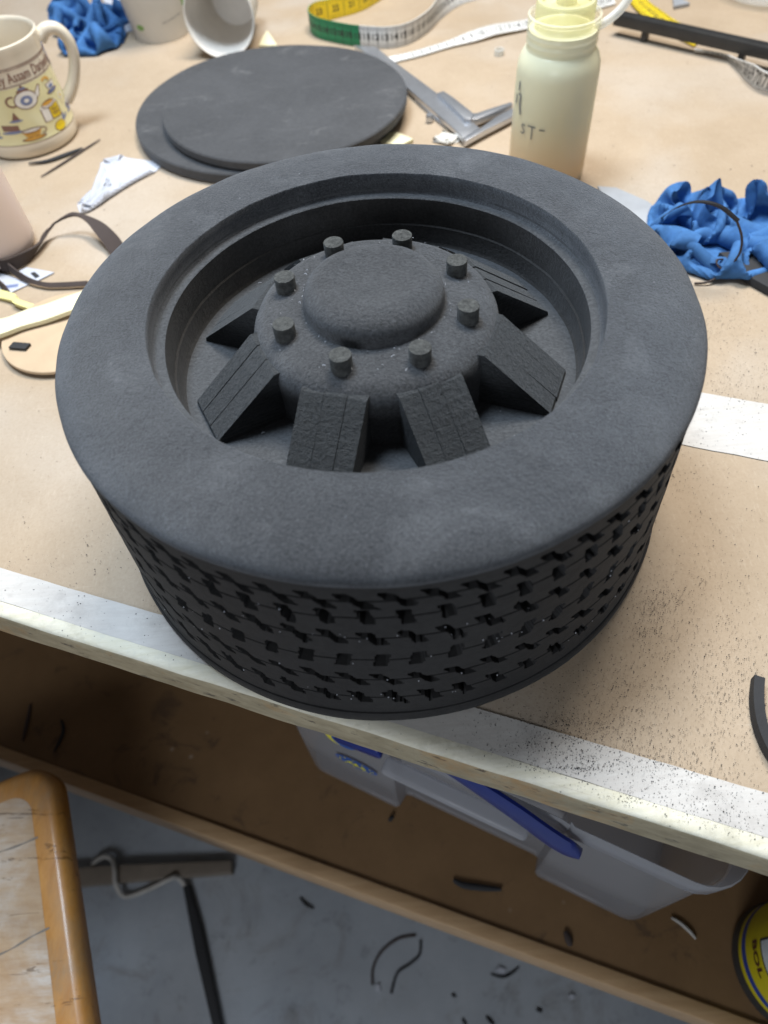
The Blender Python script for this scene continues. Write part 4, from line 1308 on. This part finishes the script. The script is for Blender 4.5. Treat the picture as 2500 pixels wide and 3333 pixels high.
# ledge bridging the recess
g = box(1.06, .13, .085, .035, 3, (.99 + .53, -.11, 1.74)); obj('ledge', frame_pts(g, tp_(0, 0, 0), bx, by, Vector((0, 0, 1))), MT['tub'], tub, smooth=45)
# blue carrying handle folded against the front
def blade(pts, hws, name):
    hp2 = spline([tp_(*q) for q in pts], 8); V, F = [], []
    nL = len(hp2)
    for i, p in enumerate(hp2):
        t = i / (nL - 1); k = t * (len(hws) - 1); a = min(int(k), len(hws) - 2); hw = hws[a] + (hws[a + 1] - hws[a]) * (k - a)
        e = math.sqrt(max(.12, min(1, (1 - t) * 9, t * 9)))
        for k in range(10):
            an = 2 * math.pi * k / 10
            V.append(p + by * (.035 * math.cos(an)) + Vector((0, 0, hw * e * math.sin(an))))
    for i in range(nL - 1):
        for k in range(10): F.append((i * 10 + k, i * 10 + (k + 1) % 10, i * 10 + 10 + (k + 1) % 10, i * 10 + 10 + k))
    F.append(tuple(range(10))[::-1]); F.append(tuple((nL - 1) * 10 + k for k in range(10)))
    obj(name, (V, F), MT['bluep'], tub, smooth=60)


blade([(1.12, -.09, 2.46), (1.36, -.10, 2.40), (1.65, -.11, 2.27), (1.95, -.12, 2.10), (2.2, -.13, 1.94), (2.38, -.12, 1.85)], [.10, .10, .13, .17, .19, .16], 'handle')
blade([(.57, -.05, 1.66), (.75, -.05, 1.70), (.95, -.05, 1.74)], [.10, .10, .09], 'handle_end')
# stickers on the front: oval logo and a yellow edged badge
def onfront(x, z, off=.012): return tp_(x, -.02 - off, z)
sg = [flat(ell2(.66, 1.02, .19, .10, 28), lambda x, z: onfront(x, z))]
st = obj('sticker', join(*sg), MT['bluesticker'], tub, smooth=0)
ys = [flat(ell2(.66 + .15 * math.cos(q * .571), 1.02 + .074 * math.sin(q * .571), .011, .011, 8), lambda x, z: onfront(x, z, .015)) for q in range(11)]
ys += [flat(poly2(q), lambda x, z: onfront(x, z, .015)) for q in ([(.57, .99), (.61, 1.05), (.64, .99)], [(.63, .99), (.66, 1.06), (.69, .99)], [(.69, .99), (.72, 1.04), (.75, .99)])]
ys.append(flat(quad2(.56, .972, .76, .982), lambda x, z: onfront(x, z, .015)))
obj('sticker_print', join(*ys), MT['yelsticker'], st, smooth=0)
st2 = obj('sticker', flat(ell2(.545, 1.50, .10, .13, 24), lambda x, z: onfront(x, z)), MT['yelsticker'], tub, smooth=0)
obj('sticker_print', flat(ell2(.60, 1.50, .10, .12, 24), lambda x, z: onfront(x, z, .016)), MT['bluesticker'], st2, smooth=0)

# ---- yellow tin
tc_ = Vector((2.832, -2.405, SHELF + .002)); TRr = .445
tin = thing('yellow_tin', tc_, 'yellow tin with a blue band and dark rims standing on the lower shelf', 'tin')
obj('body', lathe([(.001, .03), (TRr - .04, .03), (TRr - .02, .003), (TRr, .006), (TRr + .008, .03), (TRr + .004, .06), (TRr - .006, .075), (TRr - .006, .15)], 96, tc_), MT['dkmetal'], tin)
tlab = obj('label', lathe([(TRr - .004, .15), (TRr - .004, 1.12)], 96, tc_), MT['tinyel'], tin)
obj('lid', lathe([(TRr - .006, 1.12), (TRr + .008, 1.14), (TRr + .008, 1.19), (TRr - .03, 1.2), (TRr - .06, 1.16), (.001, 1.16)], 96, tc_), MT['dkmetal'], tin)
obj('blue_band', lathe([(TRr - .002, .225), (TRr - .002, .305)], 96, tc_), MT['tinblue'], tlab)


def tinmap(x, y, a0, off):
    a = R_(a0) + x / TRr
    return (tc_.x + (TRr - .002 + off) * math.cos(a), tc_.y + (TRr - .002 + off) * math.sin(a), tc_.z + y)


TA = 173
obj('lettering', flat(text_geo('BOL', .155, .004), lambda x, y: tinmap(x * .85, .50 + y * .8, TA, .002)), MT['tinred'], tlab, smooth=0)
obj('label_frame', join(flat(dense(quad2(-.10, .615, .5, .635, 8)), lambda x, y: tinmap(x, y, TA, .0015)), flat(dense(quad2(-.115, .615, -.10, .95)), lambda x, y: tinmap(x, y, TA, .0015))), MT['ink'], tlab, smooth=0)
obj('label_panel', flat(dense(quad2(-.10, .636, .5, .95, 8)), lambda x, y: tinmap(x, y, TA, .001)), MT['tinwht'], tlab, smooth=0)

# ---- offcuts on the shelf
G1 = 'foam slivers on the lower shelf'
sliver(((979, 1900), (1000, 1911), (1040, 1917), (1083, 1921)), SHELF, .028, MT['offcut'], 'black foam sliver on the shelf in front of the tub', G1)
sliver(((842, 1764), (848, 1770)), SHELF, .035, MT['offcut'], 'tiny black crumb at the corner of the tub', G1)
sliver(((1221, 2011), (1228, 2028), (1233, 2044)), SHELF, .03, MT['offbrown'], 'faint dark smear of foam near the shelf rail', G1)
sliver(((65, 1520), (58, 1560), (48, 1600)), SHELF, .02, MT['offbrown'], 'thin brown stick lying at the left of the shelf', G1)
sliver(((131, 1554), (136, 1572), (132, 1592), (116, 1624)), SHELF, .018, MT['offcut'], 'wispy black foam curl on the shelf beside the brown stick', G1)
sliver(((1450, 1982), (1470, 1994), (1490, 2012), (1503, 2028)), SHELF, .016, MT['string'], 'short pale string on the shelf between the tub and the tin', 'strings', 'string', 1, 'string')
for (x, y) in ((570, 1668), (865, 2060), (690, 1842)):
    p = at(x, y, SHELF)

# ---- floor
G2 = 'foam offcuts on the floor'
sliver(((898, 2020), (861, 2027), (825, 2054), (806, 2090), (805, 2128)), FLOOR, 0.019, MT['offbrown'], 'long curved foam offcut bending left on the grey floor', G2, fork=1)
sliver(((909, 2030), (906, 2062), (885, 2082), (858, 2102), (845, 2146)), FLOOR, 0.019, MT['offcut'], 'hooked black foam offcut inside the long curved one', G2, fork=1)
sliver(((1060, 2104), (1085, 2110), (1105, 2102), (1122, 2088)), FLOOR, 0.020, MT['offcut'], 'short curved black offcut beside a white flake on the floor', G2)
sliver(((648, 1938), (660, 1952), (678, 1962)), FLOOR, 0.023, MT['offcut'], 'small dark offcut on the floor just below the shelf rail', G2)
sliver(((975, 2148), (985, 2152)), FLOOR, 0.020, MT['offcut'], 'black crumb on the floor left of the short curved offcut', G2)
sliver(((1158, 2180), (1172, 2184)), FLOOR, 0.023, MT['offcut'], 'black crumb on the floor right of the short curved offcut', G2)
sliver(((998, 2200), (1008, 2216)), FLOOR, 0.020, MT['offcut'], 'black crumb on the floor at the bottom edge of view', G2)
sliver(((1050, 2195), (1068, 2215)), FLOOR, 0.023, MT['offcut'], 'thick black crumb near the bottom edge under the hooked offcut', G2)
sheet('paper_flake', ((1070, 2098), (1078, 2088), (1092, 2094), (1090, 2104)), FLOOR + .004, .03, MT['white_paper'], 'white flake beside the short curved offcut on the floor', 'flake', 'pale flakes on the floor')
sheet('paper_flake', ((1228, 2150), (1236, 2146), (1242, 2154), (1232, 2160)), FLOOR + .004, .03, MT['white_paper'], 'white flake on the floor nearest the shelf rail end', 'flake', 'pale flakes on the floor')
sheet('paper_flake', ((812, 2128), (820, 2126), (822, 2142), (812, 2140)), FLOOR + .004, .03, MT['white_paper'], 'white flake at the tail of the long curved offcut', 'flake', 'pale flakes on the floor')
# floor strip and brown bar
def flatbar(name, pts, z0, z1, mat, label, cat, bev=.02):
    P = [at(x, y, z0) for x, y in pts]; c = sum(P, Vector()) / len(P)
    o = obj(name, prism([(p.x, p.y) for p in P], z0, z1, bev), mat, None, (c.x, c.y, z0), smooth=30)
    return tag(o, label, cat)


flatbar('rubber_strip', ((397, 1912), (412, 1912), (440, 2010), (486, 2230), (466, 2234), (425, 2060)), FLOOR + .003, FLOOR + .10, MT['offcut'], 'black rubber strip lying along the floor beside the wooden bench seat', 'strip')
flatbar('brown_batten', ((90, 1884), (150, 1880), (300, 1871), (505, 1862), (505, 1890), (300, 1906), (150, 1920), (90, 1926)), FLOOR + .003, FLOOR + .16, MT['barbeige'], 'brown batten on the floor under the shelf with string over it', 'batten')
pth = [at(x, y, z) for x, y, z in ((196, 1880, FLOOR + .06), (205, 1862, FLOOR + .1), (226, 1850, FLOOR + .10), (243, 1858, FLOOR + .14), (248, 1880, FLOOR + .22), (250, 1908, FLOOR + .2), (270, 1936, FLOOR + .06), (320, 1921, FLOOR + .06), (368, 1898, FLOOR + .22), (385, 1896, FLOOR + .16), (400, 1914, FLOOR + .06))]
o = obj('string', tube(spline(pth, 8), .035, 8), MT['string'], None, pth[5], smooth=60); tag(o, 'pale bent string lying over the brown batten on the floor', 'string')
# floor sheet edges: a seam in the painted floor is the rubber strip itself

# ---- stool
SZ = -2.7
stool = thing('wooden_bench', at(40, 1950, SZ) - Vector((.4, .3, SZ - FLOOR)), 'worn wooden bench seat with rounded orange varnished edge at lower left', 'bench seat')
r0, r1 = at(122, 1700, SZ), at(196, 2235, SZ)
ux = (r1 - r0).normalized(); uy = Vector((ux.y, -ux.x, 0))                # ux along the right side towards us, uy outward
if uy.dot(RT) < 0: uy = -uy
top0 = at(60, 1655, SZ)
def spt(a, b, z): return r0 + ux * a - uy * b + Vector((0, 0, z))
Ls, Ws = 3.4, 9.0
a_top = (top0 - r0).dot(ux)
def seat_ring(inset, z):
    x0, x1, y0, y1 = a_top + inset, Ls - inset, inset, Ws - inset
    return [spt(px, py, z) for px, py in corner_rect(x0, y0, x1, y1, max(.26 - inset * .4, .03), 8)]
rings = [(.34, -.015), (.245, -.003), (.20, -.001), (.09, -.002), (.045, -.010), (.022, -.034), (.005, -.07), (.0, -.12), (.0, -.22), (.02, -.28), (.06, -.30), (.3, -.30)]
RR = [seat_ring(*r) for r in rings]; m_ = len(RR[0])
V, F, I = [], [], []
for r in RR: V += r
for i in range(len(RR) - 1):
    for k in range(m_): F.append((i * m_ + k, i * m_ + (k + 1) % m_, (i + 1) * m_ + (k + 1) % m_, (i + 1) * m_ + k)); I.append(0)
F.append(tuple((len(RR) - 1) * m_ + k for k in range(m_))); I.append(0)
obj('seat_rim', (V, F, I), MT['stooledge'], stool, smooth=40)
tr = seat_ring(.215, .0)
obj('seat_panel', (tr + seat_ring(.215, -.02), [tuple(range(m_))] + [(k, (k + 1) % m_, m_ + (k + 1) % m_, m_ + k) for k in range(m_)]), MT['stooltop'], stool, smooth=30)
for a in (a_top + .6, Ls - .6):
    for b in (4.2, Ws - .6):
        p0 = spt(a, b, -.29); p1 = Vector((p0.x, p0.y, FLOOR))
        obj('leg', tube([p0, p0.lerp(p1, .5), p1], .16, 16), MT['stooledge'], stool, smooth=50)

for pts in (((-40, 2078), (20, 2052), (70, 2022), (107, 2004)), ((-40, 1852), (30, 1830), (82, 1808))):
    pp = spline([at(x, y, SZ + .001) for x, y in pts], 6)
    g = tube(pp, lambda t: .003 + .006 * abs(math.sin(t * 9)), 6)
    obj('split', ([Vector((q[0], q[1], SZ + .0005 + (q[2] - SZ) * .25)) for q in g[0]], g[1]), MT['barbeige'], stool, smooth=50)
